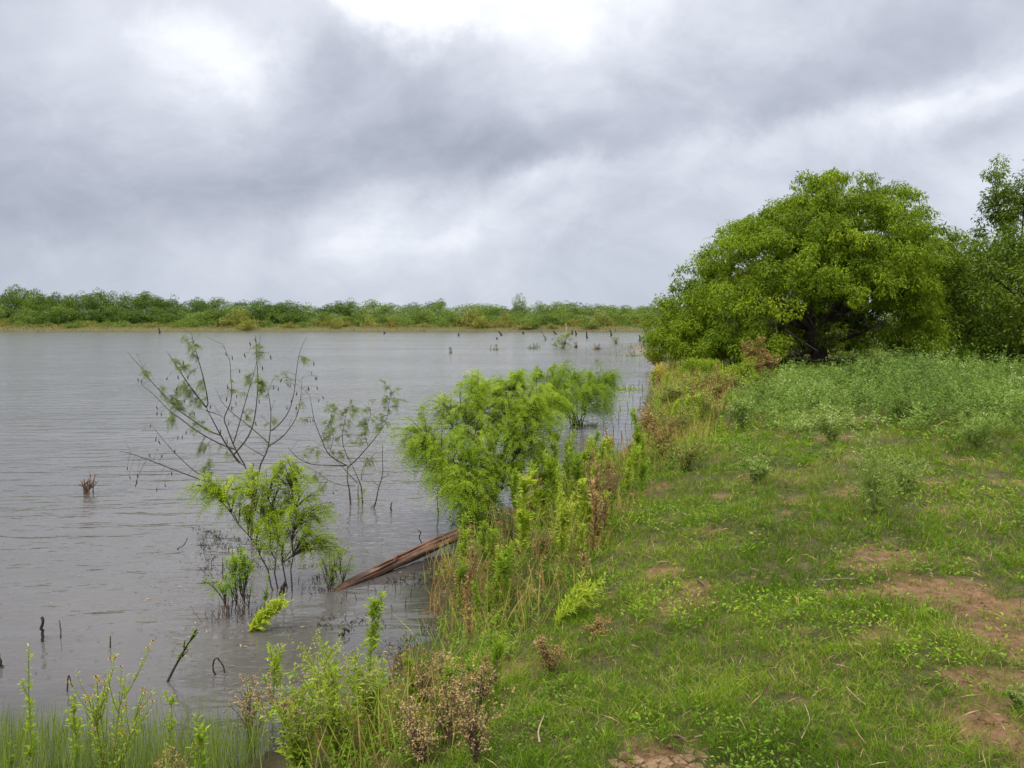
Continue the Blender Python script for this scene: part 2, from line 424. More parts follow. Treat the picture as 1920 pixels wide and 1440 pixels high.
nn = N.math('ADD', N.math('MULTIPLY', n1.outputs[0], 0.55), N.math('MULTIPLY', n2.outputs[0], 0.45))
soil = N.ramp(nn, [(0.32, g(.055, .030, .014)), (0.5, g(.150, .085, .040)), (0.68, g(.26, .165, .085))])
thatch = N.ramp(nn, [(0.32, g(.020, .020, .008)), (0.5, g(.060, .055, .020)), (0.68, g(.13, .10, .045))])
dm = N.math('ADD', at.outputs['Fac'], N.math('MULTIPLY', N.math('SUBTRACT', n1.outputs[0], 0.5), 0.7), clamp=True)
spz = N.n('ShaderNodeSeparateXYZ', inp={0: tcn.outputs['Object']})
wet = N.n('ShaderNodeMapRange', inp={'Value': spz.outputs[2], 'From Min': -0.02, 'From Max': 0.10, 'To Min': 0.45, 'To Max': 1.0}).outputs[0]
yfar = N.n('ShaderNodeMapRange', inp={'Value': spz.outputs[1], 'From Min': 60.0, 'From Max': 120.0, 'To Min': 0.0, 'To Max': 1.0}).outputs[0]
marsh = N.ramp(nn, [(0.35, g(.05, .055, .02)), (0.5, g(.08, .085, .03)), (0.65, g(.12, .10, .04))])
cc = N.mix(yfar, N.mix(dm, thatch, soil), marsh)
cc = N.mix(1.0, cc, N.n('ShaderNodeCombineXYZ', inp={0: wet, 1: wet, 2: wet}).outputs[0], 'MULTIPLY')
bp = N.n('ShaderNodeBump', inp={'Strength': 0.9, 'Distance': 0.03, 'Height': nn})
p = N.n('ShaderNodeBsdfPrincipled', inp={'Base Color': cc, 'Roughness': 0.9, 'Normal': bp.outputs[0], 'Specular IOR Level': 0.2})
o = N.n('ShaderNodeOutputMaterial'); N.link(p.outputs[0], o.inputs[0])
M['soil'] = m
GROUND = setting('ground', b.mesh('ground', m, True))

# ------------------------------------------------------------------ lake
X, Y, T = sheet(axis(-500, 90, -1.0, 180, 3.0), axis(2.5, 195, 5.0, 190, 3.0))
depth = np.maximum(0, -height(X, Y))
keep = np.ones(len(T), bool)
land = sdist(X, Y) > 2.5
keep = ~(land[T].all(1))
b = Buf(); b.add(np.stack([X, Y, np.zeros_like(X)], 1), T[keep], depth)
m, N, _ = new_mat('lake_water')
tcn = N.n('ShaderNodeTexCoord'); at = N.n('ShaderNodeAttribute', attribute_name='tint')
ob = tcn.outputs['Object']
mp = N.n('ShaderNodeMapping', inp={'Vector': ob, 'Rotation': (0, 0, math.radians(-13)), 'Scale': (0.85, 2.4, 1)})
w1 = N.n('ShaderNodeTexNoise', inp={'Vector': mp.outputs[0], 'Scale': 1.0, 'Detail': 3.0, 'Roughness': 0.45, 'Distortion': 0.25})
mp2 = N.n('ShaderNodeMapping', inp={'Vector': ob, 'Rotation': (0, 0, math.radians(-20)), 'Scale': (3.2, 7.5, 1)})
w2 = N.n('ShaderNodeTexNoise', inp={'Vector': mp2.outputs[0], 'Scale': 1.0, 'Detail': 3.0, 'Roughness': 0.5, 'Distortion': 0.2})
mp3 = N.n('ShaderNodeMapping', inp={'Vector': ob, 'Scale': (0.05, 0.13, 1)})
w3 = N.n('ShaderNodeTexNoise', inp={'Vector': mp3.outputs[0], 'Scale': 1.0, 'Detail': 3.0})
calm = N.n('ShaderNodeMapRange', inp={'Value': at.outputs['Fac'], 'From Min': 0.0, 'From Max': 0.35, 'To Min': 0.28, 'To Max': 1.0}).outputs[0]
gust = N.n('ShaderNodeMapRange', inp={'Value': w3.outputs[0], 'From Min': 0.35, 'From Max': 0.65, 'To Min': 0.6, 'To Max': 1.15}).outputs[0]
hgt = N.math('ADD', N.math('MULTIPLY', w1.outputs[0], 1.0), N.math('MULTIPLY', w2.outputs[0], 0.30))
hgt = N.math('MULTIPLY', N.math('MULTIPLY', hgt, calm), gust)
bp = N.n('ShaderNodeBump', inp={'Strength': 1.0, 'Distance': 0.075, 'Height': hgt})
n1 = N.n('ShaderNodeTexNoise', inp={'Vector': ob, 'Scale': 0.35, 'Detail': 4.0})
mur = N.ramp(n1.outputs[0], [(0.35, g(.072, .067, .063)), (0.65, g(.092, .086, .081))])
murk = N.n('ShaderNodeBsdfDiffuse', inp={'Color': mur})
clear = N.n('ShaderNodeBsdfTransparent', inp={'Color': g(.62, .55, .36)})
k = N.math('EXPONENT', N.math('MULTIPLY', at.outputs['Fac'], -14.0))
body = N.n('ShaderNodeMixShader', inp={0: N.math('MULTIPLY', k, 0.8), 1: murk.outputs[0], 2: clear.outputs[0]})
rgh = N.n('ShaderNodeMapRange', inp={'Value': at.outputs['Fac'], 'From Min': 0.05, 'From Max': 1.2, 'To Min': 0.02, 'To Max': 0.12}).outputs[0]
gl = N.n('ShaderNodeBsdfGlossy', inp={'Color': (1, 1, 1, 1), 'Roughness': rgh, 'Normal': bp.outputs[0]})
fr = N.n('ShaderNodeFresnel', inp={'IOR': 1.33, 'Normal': bp.outputs[0]})
mxs = N.n('ShaderNodeMixShader', inp={0: fr.outputs[0], 1: body.outputs[0], 2: gl.outputs[0]})
o = N.n('ShaderNodeOutputMaterial'); N.link(mxs.outputs[0], o.inputs[0])
LAKE_OB = setting('lake_water', b.mesh('lake_water', m, True))

# ------------------------------------------------------------------ cracked mud: each dried plate is its own piece
m, N, _ = new_mat('dried_mud')
tcn = N.n('ShaderNodeTexCoord')
n1 = N.n('ShaderNodeTexNoise', inp={'Vector': tcn.outputs['Object'], 'Scale': 30.0, 'Detail': 8.0, 'Roughness': 0.7})
c = N.ramp(n1.outputs[0], [(0.3, g(.11, .070, .038)), (0.7, g(.25, .17, .10))])
bp = N.n('ShaderNodeBump', inp={'Strength': 0.7, 'Distance': 0.008, 'Height': n1.outputs[0]})
p = N.n('ShaderNodeBsdfPrincipled', inp={'Base Color': c, 'Roughness': 0.95, 'Normal': bp.outputs[0], 'Specular IOR Level': 0.1})
o = N.n('ShaderNodeOutputMaterial'); N.link(p.outputs[0], o.inputs[0]); M['mud'] = m
rm = np.random.default_rng(3)
seeds = []
while len(seeds) < 90:
    q = rm.uniform(-1, 1, 2) * (0.26, 0.22)
    if all(np.hypot(*(q - s_)) > 0.042 for s_ in seeds): seeds.append(q)
    elif rm.random() < 0.002: break
seeds = np.array(seeds)
for i, s_ in enumerate(seeds):
    if rm.random() < .06: continue
    if (s_[0] / 0.24) ** 2 + (s_[1] / 0.19) ** 2 > 1.0 + rm.normal(0, .3): continue
    poly = [s_ + 0.10 * np.array([math.cos(a), math.sin(a)]) for a in np.linspace(0, 2 * math.pi, 9)[:-1]]
    for j, o_ in enumerate(seeds):
        if j == i: continue
        d_ = o_ - s_; L_ = np.hypot(*d_); d_ = d_ / L_; lim = L_ / 2 - rm.uniform(.001, .005)
        new = []
        for k_ in range(len(poly)):
            A, B_ = poly[k_], poly[(k_ + 1) % len(poly)]
            da, db = (A - s_) @ d_ - lim, (B_ - s_) @ d_ - lim
            if da <= 0: new.append(A)
            if (da < 0) != (db < 0): new.append(A + (B_ - A) * da / (da - db))
        poly = new
        if len(poly) < 3: break
    if len(poly) < 3: continue
    pl = np.array(poly) + rm.normal(0, 0.004, (len(poly), 2))
    cx_, cy_ = MUD_C[0] + s_[0], MUD_C[1] + s_[1]
    z0 = h1(cx_, cy_) - 0.012 + rm.uniform(-.004, .004); n_ = len(pl)
    tilt = rm.normal(0, 0.02, 2)
    rel = pl - s_
    tops = z0 + rel @ tilt
    low = np.column_stack([rel, tops - 0.03]); up_ = np.column_stack([rel, tops + 0.002]); inn = np.column_stack([rel * 0.95, tops + 0.005]); ce = np.array([[0, 0, z0 + 0.004]])
    V = np.concatenate([low, up_, inn, ce]); V[:, 2] -= z0
    r_ = np.arange(n_); r1_ = np.roll(r_, -1)
    T = np.concatenate([np.stack([r_, r1_, r1_ + n_], 1), np.stack([r_, r1_ + n_, r_ + n_], 1), np.stack([r_ + n_, r1_ + n_, r1_ + 2 * n_], 1), np.stack([r_ + n_, r1_ + 2 * n_, r_ + 2 * n_], 1), np.stack([r_ + 2 * n_, r1_ + 2 * n_, np.full(n_, 3 * n_)], 1)])
    po = part('mud_plate', Buf().add(V, T).mesh('mud_plate', M['mud']), GROUND)
    po.location = (cx_, cy_, z0)

# ------------------------------------------------------------------ grass
def scatter(n, lo, hi, amax=0.74, rng=RNG):
    """points whose density falls with the square of the distance, as far as the frame and a step beyond it reaches"""
    d = np.exp(rng.uniform(math.log(lo), math.log(hi), n)); a = rng.uniform(-amax, amax, n)
    return d * np.sin(a), d * np.cos(a), d
def grass(n, lo, hi, blades, rng=RNG):
    x, y, d = scatter(n, lo, hi)
    s = sdist(x, y)
    lush = fbm(x * 0.9, y * 0.9, 41, 4)
    lush2 = fbm(x * 4.0, y * 4.0, 44, 3)
    keep = (s > 0.15 + 0.5 * lush) & (rng.random(n) > dirt(x, y) * 0.92) & (rng.random(n) < 0.25 + 1.35 * lush2)
    keep &= np.hypot((x - MUD_C[0]) / 0.22, (y - MUD_C[1]) / 0.17) > 1 + rng.normal(0, 0.3, n)
    x, y, d, lush, lush2 = [v[keep] for v in (x, y, d, lush, lush2)]
    m_ = len(x)
    sc = np.maximum(1.0, d / 4.2) ** 0.75
    tuft = rng.lognormal(0, 0.35, m_) * (0.55 + 0.9 * lush2)
    tt = 0.38 + (lush - 0.5) * 1.1 + (lush2 - 0.5) * 0.4 + rng.normal(0, 0.10, m_)
    X_ = np.repeat(x, blades); Y_ = np.repeat(y, blades); sc_ = np.repeat(sc, blades); tf = np.repeat(tuft, blades); t_ = np.repeat(tt, blades)
    k_ = len(X_)
    X_ = X_ + rng.normal(0, 0.022, k_) * sc_; Y_ = Y_ + rng.normal(0, 0.022, k_) * sc_
    Z_ = height(X_, Y_) - 0.004
    ang = rng.uniform(0, 2 * np.pi, k_); lean = rng.uniform(0.15, 1.5, k_)
    D_ = np.stack([np.cos(ang) * lean, np.sin(ang) * lean, np.ones(k_)], 1)
    L_ = np.minimum(0.062 * tf * rng.uniform(0.6, 1.4, k_) * sc_ ** 0.5, 0.22); W_ = 0.0031 * sc_ * rng.uniform(0.7, 1.3, k_)
    t_ = np.clip(t_ + rng.normal(0, 0.08, k_) + (rng.random(k_) < 0.09) * 0.45, 0, 1)
    return leaves(np.stack([X_, Y_, Z_], 1), D_, L_, W_, 0.14, t_, 0.6, rng)
b = Buf(); b.add(*grass(86000, 2.4, 60, 9))
setting('meadow_grass', b.mesh('meadow_grass', M['grass']), 'stuff')

# low broad-leaved weeds creeping between the grass
def cover(n, lo, hi, per, rng=RNG):
    x, y, d = scatter(n, lo, hi)
    cl = fbm(x * 1.1, y * 1.1, 61, 4)
    keep = (sdist(x, y) > 0.5) & (rng.random(n) > 0.5 * dirt(x, y)) & (cl > 0.53 + rng.normal(0, 0.03, n) - 0.05 * (x > 1.5)) & (np.hypot((x - MUD_C[0]) / 0.24, (y - MUD_C[1]) / 0.19) > 1.0)
    x, y, d, cl = x[keep], y[keep], d[keep], cl[keep]
    sc = np.maximum(1, d / 4.2) ** 0.7
    X_ = np.repeat(x, per); Y_ = np.repeat(y, per); s_ = np.repeat(sc, per); k_ = len(X_)
    tt = np.repeat(0.45 + (fbm(x * .7, y * .7, 66, 3) - 0.5) * 1.0 + rng.normal(0, 0.12, len(x)), per)
    rad = np.abs(rng.normal(0, 0.06, k_)) * s_; an = rng.uniform(0, 2 * np.pi, k_)
    X_ = X_ + rad * np.cos(an); Y_ = Y_ + rad * np.sin(an)
    Z_ = height(X_, Y_) + rng.uniform(0.0, 0.075, k_) * s_ ** 0.6
    D_ = np.stack([np.cos(an), np.sin(an), rng.uniform(-0.2, 0.9, k_)], 1) + rng.normal(0, 0.4, (k_, 3))
    return leaves(np.stack([X_, Y_, Z_], 1), D_, 0.024 * s_ * rng.uniform(0.5, 1.5, k_), 0.013 * s_ * rng.uniform(0.7, 1.2, k_), 0.12, np.clip(tt + rng.normal(0, 0.12, k_), 0, 0.82), 0.5, rng)
b = Buf(); b.add(*cover(8000, 2.4, 40, 14))
setting('ground_cover_weeds', b.mesh('ground_cover_weeds', M['weed']), 'stuff')

# dry straws and crumbs lying on the ground
x, y, d = scatter(11000, 2.4, 22)
k = (sdist(x, y) > 0.3); x, y, d = x[k], y[k], d[k]; n = len(x)
an = RNG.uniform(0, 2 * np.pi, n)
D_ = np.stack([np.cos(an), np.sin(an), RNG.uniform(-.1, .5, n)], 1)
b = Buf(); b.add(*leaves(np.stack([x, y, height(x, y) + RNG.uniform(0.0, 0.05, n)], 1), D_, RNG.uniform(0.02, 0.13, n) * np.maximum(1, d / 6), 0.004 * np.maximum(1, d / 5), 0.05, RNG.uniform(0.15, 1, n)))
setting('dry_straw_litter', b.mesh('dry_straw_litter', M['straw']), 'stuff')

# clods and crumbs of earth on the bare patches
x, y, d = scatter(60000, 2.4, 14)
k = (RNG.random(len(x)) < dirt(x, y) * .5) & (sdist(x, y) > .3); x, y, d = x[k], y[k], d[k]; n = len(x)
oc = np.array([[1, 0, 0], [0, 1, 0], [-1, 0, 0], [0, -1, 0], [0, 0, .8], [0, 0, -.6]], float); ot = np.array([[0, 1, 4], [1, 2, 4], [2, 3, 4], [3, 0, 4], [1, 0, 5], [2, 1, 5], [3, 2, 5], [0, 3, 5]])
sz = RNG.lognormal(-4.9, .5, n) * np.maximum(1, d / 5) ** .6
V = np.stack([x, y, height(x, y)], 1)[:, None] + oc[None] * sz[:, None, None] * RNG.uniform(.5, 1.3, (n, 6, 1))
T = (np.arange(n)[:, None, None] * 6 + ot[None]).reshape(-1, 3)
setting('soil_crumbs', Buf().add(V.reshape(-1, 3), T, .9).mesh('soil_crumbs', M['soil']), 'stuff')
# ------------------------------------------------------------------ far shore wood
def clump_crown(buf, centres, radii, per, L, W, rng, tint0, droop=0.4, flat=0.75, hollow=0.35, light=0.0):
    """leaf clumps: leaves spread through flattened balls, pointing outwards and drooping"""
    n = len(centres); per = np.broadcast_to(np.asarray(per), (n,)).astype(int)
    idx = np.repeat(np.arange(n), per); k_ = len(idx)
    dv = rdir(k_, rng); r_ = rng.uniform(hollow, 1, k_) ** 0.6
    r_ = r_ * radii[idx] * (0.85 + 0.3 * rng.random(k_))
    off = dv * r_[:, None] * np.array([1, 1, flat])
    B_ = centres[idx] + off
    D_ = dv * 0.8 + np.array([0, 0, -droop]) + rng.normal(0, 0.45, (k_, 3))
    t_ = np.broadcast_to(np.asarray(tint0, float), (n,))[idx] + rng.normal(0, 0.10, k_)
    buf.add(*leaves(B_, D_, L * rng.uniform(0.6, 1.4, k_), W * rng.uniform(0.7, 1.3, k_), 0.12, np.clip(t_, 0, 1), 0.6, rng))
def dome_points(n, a, b_, c_, rng, low=-0.15, shell=0.62):
    out = []
    while len(out) < n:
        v = rng.normal(0, 1, 3); v /= np.linalg.norm(v)
        if v[2] < low: continue
        r_ = rng.uniform(shell, 1.0)
        lump = 0.82 + 0.36 * float(vnoise(v[0] * 2.2 + 9 + n, v[1] * 2.2 + v[2] * 1.7, int(a * 100)))
        out.append(v * r_ * lump * np.array([a, b_, c_]))
    return np.array(out)
def far_tree(name, seed, w, hgt, leaf, mat, nclump=46, per=34, trunk=True, spiky=False):
    rng = np.random.default_rng(seed)
    b = Buf()
    if spiky:
        c = dome_points(nclump, w / 2, w / 2, hgt * 0.8, rng, 0.0, 0.3); c[:, 2] += hgt * 0.1
    else:
        c = dome_points(nclump, w / 2, w / 2, hgt * 0.55, rng, -0.8, 0.5); c[:, 2] += hgt * 0.44
    rad = rng.uniform(0.11, 0.20, len(c)) * w
    tint = 0.45 + 0.22 * (c[:, 2] / hgt - 0.5) * 0 + rng.normal(0, 0.14, len(c))
    clump_crown(b, c, rad, per, leaf, leaf * 0.6, rng, tint, 0.1, 0.75)
    crown = b.mesh('crown', mat)
    P = [resample([(0, 0, -0.4), (rng.normal(0, .15), rng.normal(0, .15), hgt * .25), (rng.normal(0, .3), rng.normal(0, .3), hgt * .6)], 6)]
    for q in range(5):
        e = c[rng.integers(len(c))]; s_ = P[0][2]
        P.append(resample([s_, (s_ + e) / 2 + (0, 0, .3), e], 6))
    tb = Buf(); tb.add(*tubes(np.array(P), np.linspace(1, .25, 6)[None] * np.array([.16] + [.07] * 5)[:, None] * hgt / 8, 5))
    tr = tb.mesh('trunk', M['bark'], True)
    return crown, tr
FAR = {
    'dark': [far_tree('d', 100 + i, 6.5, 7.5, 0.25, M['farleaf'], 60, 105) for i in range(4)],
    'pale': [far_tree('p', 120 + i, 5.8, 6.0, 0.23, M['farpale'], 54, 95) for i in range(4)],
    'olive': [far_tree('o', 140 + i, 4.2, 2.8, 0.20, M['farolive'], 36, 60, spiky=True) for i in range(3)],
    'green': [far_tree('g', 160 + i, 4.6, 3.2, 0.21, M['farpale'], 38, 60, spiky=True) for i in range(3)],
}
def place_far(name, kind, label, cat, x, y, w, h_, group, rng):
    ref = {'dark': (6.5, 7.5), 'pale': (5.8, 6.0), 'olive': (4.2, 2.8), 'green': (4.6, 3.2)}[kind]
    cr, tr = FAR[kind][rng.integers(len(FAR[kind]))]
    t = thing(name, label, cat, (x, y, h1(x, y)), rng.uniform(0, 6.28), group)
    t.scale = (w / ref[0], w / ref[0], h_ / ref[1])
    part('crown', cr, t, True); part('trunk', tr, t)
    return t
TOP = np.array([(-300, 545), (-60, 548), (0, 543), (60, 536), (110, 546), (150, 538), (200, 544), (240, 549), (265, 543), (310, 550), (345, 562), (400, 558), (430, 560), (480, 556), (540, 564), (580, 570), (640, 564), (690, 559), (740, 571), (790, 561), (830, 562),
                (860, 569), (900, 564), (950, 570), (1010, 567), (1070, 565), (1110, 574), (1150, 567), (1190, 572), (1250, 566), (1500, 566)])
FR = np.random.default_rng(55)
GW = 'trees of the wood along the far shore'
def far_label(kind, row, px):
    zone = 'at the left end' if px < 200 else 'left of the podded shrub' if px < 330 else 'behind the podded shrub' if px < 600 else \
        'left of the middle' if px < 760 else 'left of the tall tree' if px < 950 else 'right of the tall tree' if px < 1100 else 'near the big tree' if px < 1245 else 'hidden behind the big tree'
    look = {'dark': 'dark green', 'pale': 'pale green'}[kind]
    pos = ['back row', 'middle row', 'front row'][row]
    return '%s tree, %s of the far wood, %s' % (look, pos, zone)
for d_, step, kind_row in ((216, 40, 0), (203, 38, 1), (192, 34, 2)):
    px = -330.0
    while px < 1500:
        px += step * FR.uniform(0.7, 1.3)
        top = np.interp(px, TOP[:, 0], TOP[:, 1])
        Yd = d_ + FR.uniform(-5, 5); x = (px - 960) / FPX * Yd
        g0 = h1(x, Yd)
        hh = 0.15 + CZ + (600 - top) / FPX * Yd - g0
        left = px < 560
        if kind_row == 0: hh *= FR.uniform(0.88, 1.06); kind = 'dark' if FR.random() < (0.95 if left else 0.5) else 'pale'
        elif kind_row == 1: hh *= FR.uniform(0.66, 0.98); kind = 'dark' if FR.random() < (0.85 if left else 0.25) else 'pale'
        else: hh *= FR.uniform(0.42, 0.66) if left else FR.uniform(0.45, 0.75); kind = 'dark' if FR.random() < (0.7 if left else 0.06) else 'pale'
        w = {0: 8.0, 1: 7.4, 2: 6.2}[kind_row] * FR.uniform(0.8, 1.25)
        place_far('shore_tree', kind, far_label(kind, kind_row, px), 'tree', x, Yd, w, hh, GW, FR)
# the one tree that stands clear above the others
x = (973 - 960) / FPX * 214
place_far('tall_tree', 'pale', 'lone slender tree sticking up above the middle of the far treeline', 'tree', x, 214, 3.6, CZ + 50 / FPX * 214 - h1(x, 214), None, FR)
# shrubs on the marshy strip in front of the wood
px = -330.0
while px < 1300:
    px += 26 * FR.uniform(0.5, 1.6)
    Yd = 182 + FR.uniform(-3, 5); x = (px - 960) / FPX * Yd
    if sdist(np.array([x]), np.array([Yd]))[0] < 2: Yd += 5
    kind = 'olive' if FR.random() < 0.5 else 'green'
    tall = 1.0 if px < 400 else 1.35
    lab = ('low olive brown shrub' if kind == 'olive' else 'low pale green shrub') + ' at the far waterline, ' + ('left end of the shore' if px < 330 else 'behind the podded shrub' if px < 600 else 'middle of the shore' if px < 950 else 'toward the big tree')
    place_far('shore_shrub', kind, lab, 'shrub', x, Yd, FR.uniform(2.6, 5.2), FR.uniform(0.8, 2.0) * tall, 'shrubs on the far shore strip', FR)
for (a, b_, wpx, hpx, lab) in ((445, 592, 70, 30, 'broad yellow olive bush on the far shore, left of centre'), (615, 606, 26, 14, 'small bright yellow green bush at the far waterline'),
                             (878, 588, 60, 36, 'rounded yellow green bush in front of the far wood, right of centre'), (945, 594, 36, 28, 'yellowish bush in front of the far wood under the tall tree'), (1130, 600, 50, 24, 'yellow green bush on the far shore left of the big tree')):
    Yd = 184.0; x = (a - 960) / FPX * Yd
    place_far('yellow_bush', 'olive', lab, 'bush', x, Yd, wpx / FPX * Yd, hpx / FPX * Yd + 0.8, None, FR)
# tan and rusty marsh grass on the far bank
n = 36000
xs = FR.uniform(-145, 70, n); ys = FR.uniform(168, 197, n); s_ = sdist(xs, ys); k = (s_ > -0.4) & (s_ < 18); xs, ys, s_ = xs[k], ys[k], s_[k]; n = len(xs)
b = Buf(); b.add(*leaves(np.stack([xs, ys, np.maximum(height(xs, ys), 0) - .02], 1), np.stack([FR.normal(0, .3, n), FR.normal(0, .3, n), np.ones(n)], 1), FR.uniform(0.25, 0.7, n) * np.clip(0.45 + s_ / 8, 0.4, 1.2), 0.13, 0.1, np.clip(0.20 + s_ * 0.11 + (fbm(xs * .12, ys * .12, 9) - .5) * 0.9 + FR.normal(0, .13, n), 0, 1), 0.6, FR))
M['marsh'] = leaf_mat('marsh_grass', [(0, g(.12, .05, .025)), (.3, g(.21, .115, .05)), (.55, g(.27, .20, .07)), (.8, g(.19, .21, .06)), (1, g(.12, .19, .05))], 0.3, spec=0.03)
setting('marsh_grass', b.mesh('marsh_grass', M['marsh']), 'stuff')
# ------------------------------------------------------------------ the big spreading tree on the bank
def limb_tube(buf, pts, r0, r1, k=14, sides=8, rng=RNG, wob=0.0, tint=0.5):
    P = resample(pts, k)
    if wob: P[1:-1] += rng.normal(0, wob, (k - 2, 3))
    buf.add(*tubes(P[None], np.linspace(r0, r1, k)[None], sides, tint))
    return P
TB = ground(1535, 684)
def big_tree():
    rng = np.random.default_rng(12)
    t = thing('mesquite_tree', 'big broad dome-crowned green tree with dark forked trunk on the bank beside the lake', 'tree', TB)
    k_ = TB[1] / FPX
    def P(px, py, dy=0.0):
        q = at_depth(px, py, TB[1] + dy); return q - TB
    b = Buf(); limb_tube(b, [(0, 0, -.4), P(1536, 668), P(1528, 640), P(1520, 618)], .36, .26, 10, 10, rng)
    part('trunk', b.mesh('trunk', M['bark'], True), t)
    limbs = [([P(1524, 640), P(1522, 610), P(1512, 560, -.3), P(1500, 500, -.6), P(1480, 430, -1)], .22, .05), ([P(1526, 645), P(1545, 610), P(1570, 570, .2), P(1590, 520, .2), P(1600, 420, .3), P(1615, 350, .3)], .24, .04),
             ([P(1535, 625), P(1575, 590, -.5), P(1640, 545, -1), P(1700, 480, -1.3)], .16, .04), ([P(1520, 620), P(1480, 580, -.6), P(1420, 520, -1.2), P(1385, 470, -1.6)], .16, .03),
             ([P(1520, 615), P(1470, 600, .8), P(1410, 575, 1.5), P(1340, 560, 2)], .14, .03), ([P(1540, 620, 0), P(1590, 600, 1.5), P(1650, 560, 2.8), P(1690, 500, 3.4)], .15, .04),
             ([P(1520, 625), P(1510, 560, 1.6), P(1480, 480, 3), P(1450, 400, 3.6)], .15, .04), ([P(1525, 655), P(1495, 668, -.6), P(1465, 676, -1.2), P(1430, 690, -1.6)], .10, .04), ([P(1525, 640), P(1570, 640, -1.2), P(1620, 620, -2.4), P(1660, 600, -3)], .10, .03)]
    ends = []
    for pts, r0, r1 in limbs:
        b = Buf(); ends.append(limb_tube(b, pts, r0, r1, 12, 7, rng, 0.03)); part('limb', b.mesh('limb', M['bark'], True), t)
    # bare grey inner branches
    b = Buf(); PP = []
    for q in range(120):
        L_ = ends[rng.integers(len(ends))]; s_ = L_[rng.integers(4, 11)]
        d_ = unit(rng.normal(0, 1, 3) * np.array([1.3, 1, .45]) + np.array([-.2, -.25, 0])); l_ = rng.uniform(1.0, 2.6)
        PP.append(resample([s_, s_ + d_ * l_ * .5 + rng.normal(0, .15, 3), s_ + d_ * l_ + rng.normal(0, .25, 3) + (0, 0, -.2)], 6))
    for q in range(60):
        s_ = P(rng.uniform(1345, 1480), rng.uniform(575, 640), -rng.uniform(1.2, 3)); d_ = unit(np.array([rng.normal(-.6, .5), -.2, rng.normal(-.1, .35)]))
        PP.append(resample([s_, s_ + d_ * .5 + rng.normal(0, .1, 3), s_ + d_ * rng.uniform(.8, 1.8) + (0, 0, -.2)], 6))
    PP = [p_ for p_ in PP if np.sum(((p_[-1] - np.array([.38 * p_[-1][2] - 1.9, 0, .3])) / np.array([5.2, 4.6, 6.6])) ** 2) < 1]
    b.add(*tubes(np.array(PP), np.linspace(.028, .008, 6)[None], 4)); part('dead_branches', b.mesh('dead_branches', M['greybark'], True), t, True)
    # crown: clumps on the shell of a leaning dome, open low in front where the trunk shows
    C, R, TT = [], [], []
    boughs = []; tries = 0
    while len(boughs) < 430 and tries < 20000:
        tries += 1
        v = rng.normal(0, 1, 3); v /= np.linalg.norm(v); v[2] = abs(v[2]) * 1.0 - 0.03; v /= (np.hypot(v[0], v[1]) ** 2.5 + abs(v[2]) ** 2.5) ** .4
        r_ = (rng.uniform(.84, .98) if rng.random() < .74 else rng.uniform(.5, .8)) * (0.92 + 0.14 * float(vnoise(v[0] * 3.1 + 5, v[1] * 3.1 + v[2] * 2.7 + 3, 8)))
        z = 0.35 + 7.15 * max(v[2], 0) * r_
        x = -1.65 + .37 * z + 5.4 * v[0] * r_; y = 5.3 * v[1] * r_
        if y < 1.0 and z < 2.3 and -2.8 < x < 2.4: continue
        if y < 0 and z < 3.0 and -2.0 < x < 1.0 and rng.random() < .35: continue
        if z < 0.6 and y < 2: z += .5
        q = np.array([x, y, z])
        if any(np.linalg.norm((q - o_) * (1, 1, 1.2)) < .64 for o_, _v, _s in boughs): continue
        boughs.append((q, v, rng.uniform(.62, 1.0)))
    while len(boughs) < 620:
        v = rng.normal(0, 1, 3); v /= np.linalg.norm(v); v[2] = abs(v[2]); v /= (np.hypot(v[0], v[1]) ** 2.5 + abs(v[2]) ** 2.5) ** .4
        r_ = rng.uniform(.55, .9); z = 0.35 + 7.0 * v[2] * r_; x = -1.65 + .37 * z + 5.2 * v[0] * r_; y = 5.2 * v[1] * r_
        if z < 2.6 and y < 1.5 and -3.2 < x < 2.6: continue
        boughs.append((np.array([x, y, z]), v, rng.uniform(.6, .95)))
    for q, v, sz in boughs:
        tb = .42 + rng.normal(0, .12)
        for m_ in range(rng.integers(4, 7)):
            w_ = rng.normal(0, 1, 3); w_ /= np.linalg.norm(w_)
            if w_ @ (v + (0, 0, .6)) < -.2: w_ = -w_
            C.append(tuple(q + w_ * sz * np.array([.75, .75, .5]) * rng.uniform(.5, 1))); R.append(rng.uniform(.20, .52) * sz); TT.append(tb + rng.normal(0, .06) + .012 * (q[2] - 3))  # clump tint rises with height to imitate a sunlit upper crown
    for q in range(26):       # leafy skirt hanging low in front
        a = P(rng.uniform(1540, 1760), rng.uniform(610, 655), -rng.uniform(1.5, 3.5)); C.append(tuple(a)); R.append(rng.uniform(.3, .5)); TT.append(.35)
    for q in range(30):
        a = P(rng.uniform(1310, 1500), rng.uniform(625, 668), -rng.uniform(1, 3.2)); C.append(tuple(a)); R.append(rng.uniform(.3, .5)); TT.append(.42)
    for q in range(22):
        a = P(rng.uniform(1245, 1400), rng.uniform(590, 655), rng.uniform(-2.5, 2)); C.append(tuple(a)); R.append(rng.uniform(.4, .65)); TT.append(.45)
    C = np.array(C); R = np.array(R)
    b = Buf(); clump_crown(b, C, R, 84, .138, .050, rng, np.array(TT), 0.75, .8, .25)
    # hanging sprays on the outside
    sel = rng.integers(0, len(C), 2600); sel = sel[(C[sel, 2] < 6.0)][:900]; dv = unit(C[sel] * np.array([1, 1, .6]) - np.array([.2, 0, 1.5]))
    st = C[sel] + dv * R[sel][:, None] * .5 + rng.normal(0, .12, (len(sel), 3))
    b.add(*fronds(st, dv + (0, 0, .1), rng.uniform(.35, .7, len(sel)), 9, .09, .026, .8, np.clip(.55 + rng.normal(0, .15, len(sel)), 0, 1), rng))
    part('crown', b.mesh('crown', M['mesquite']), t, True)
    return t
big_tree()

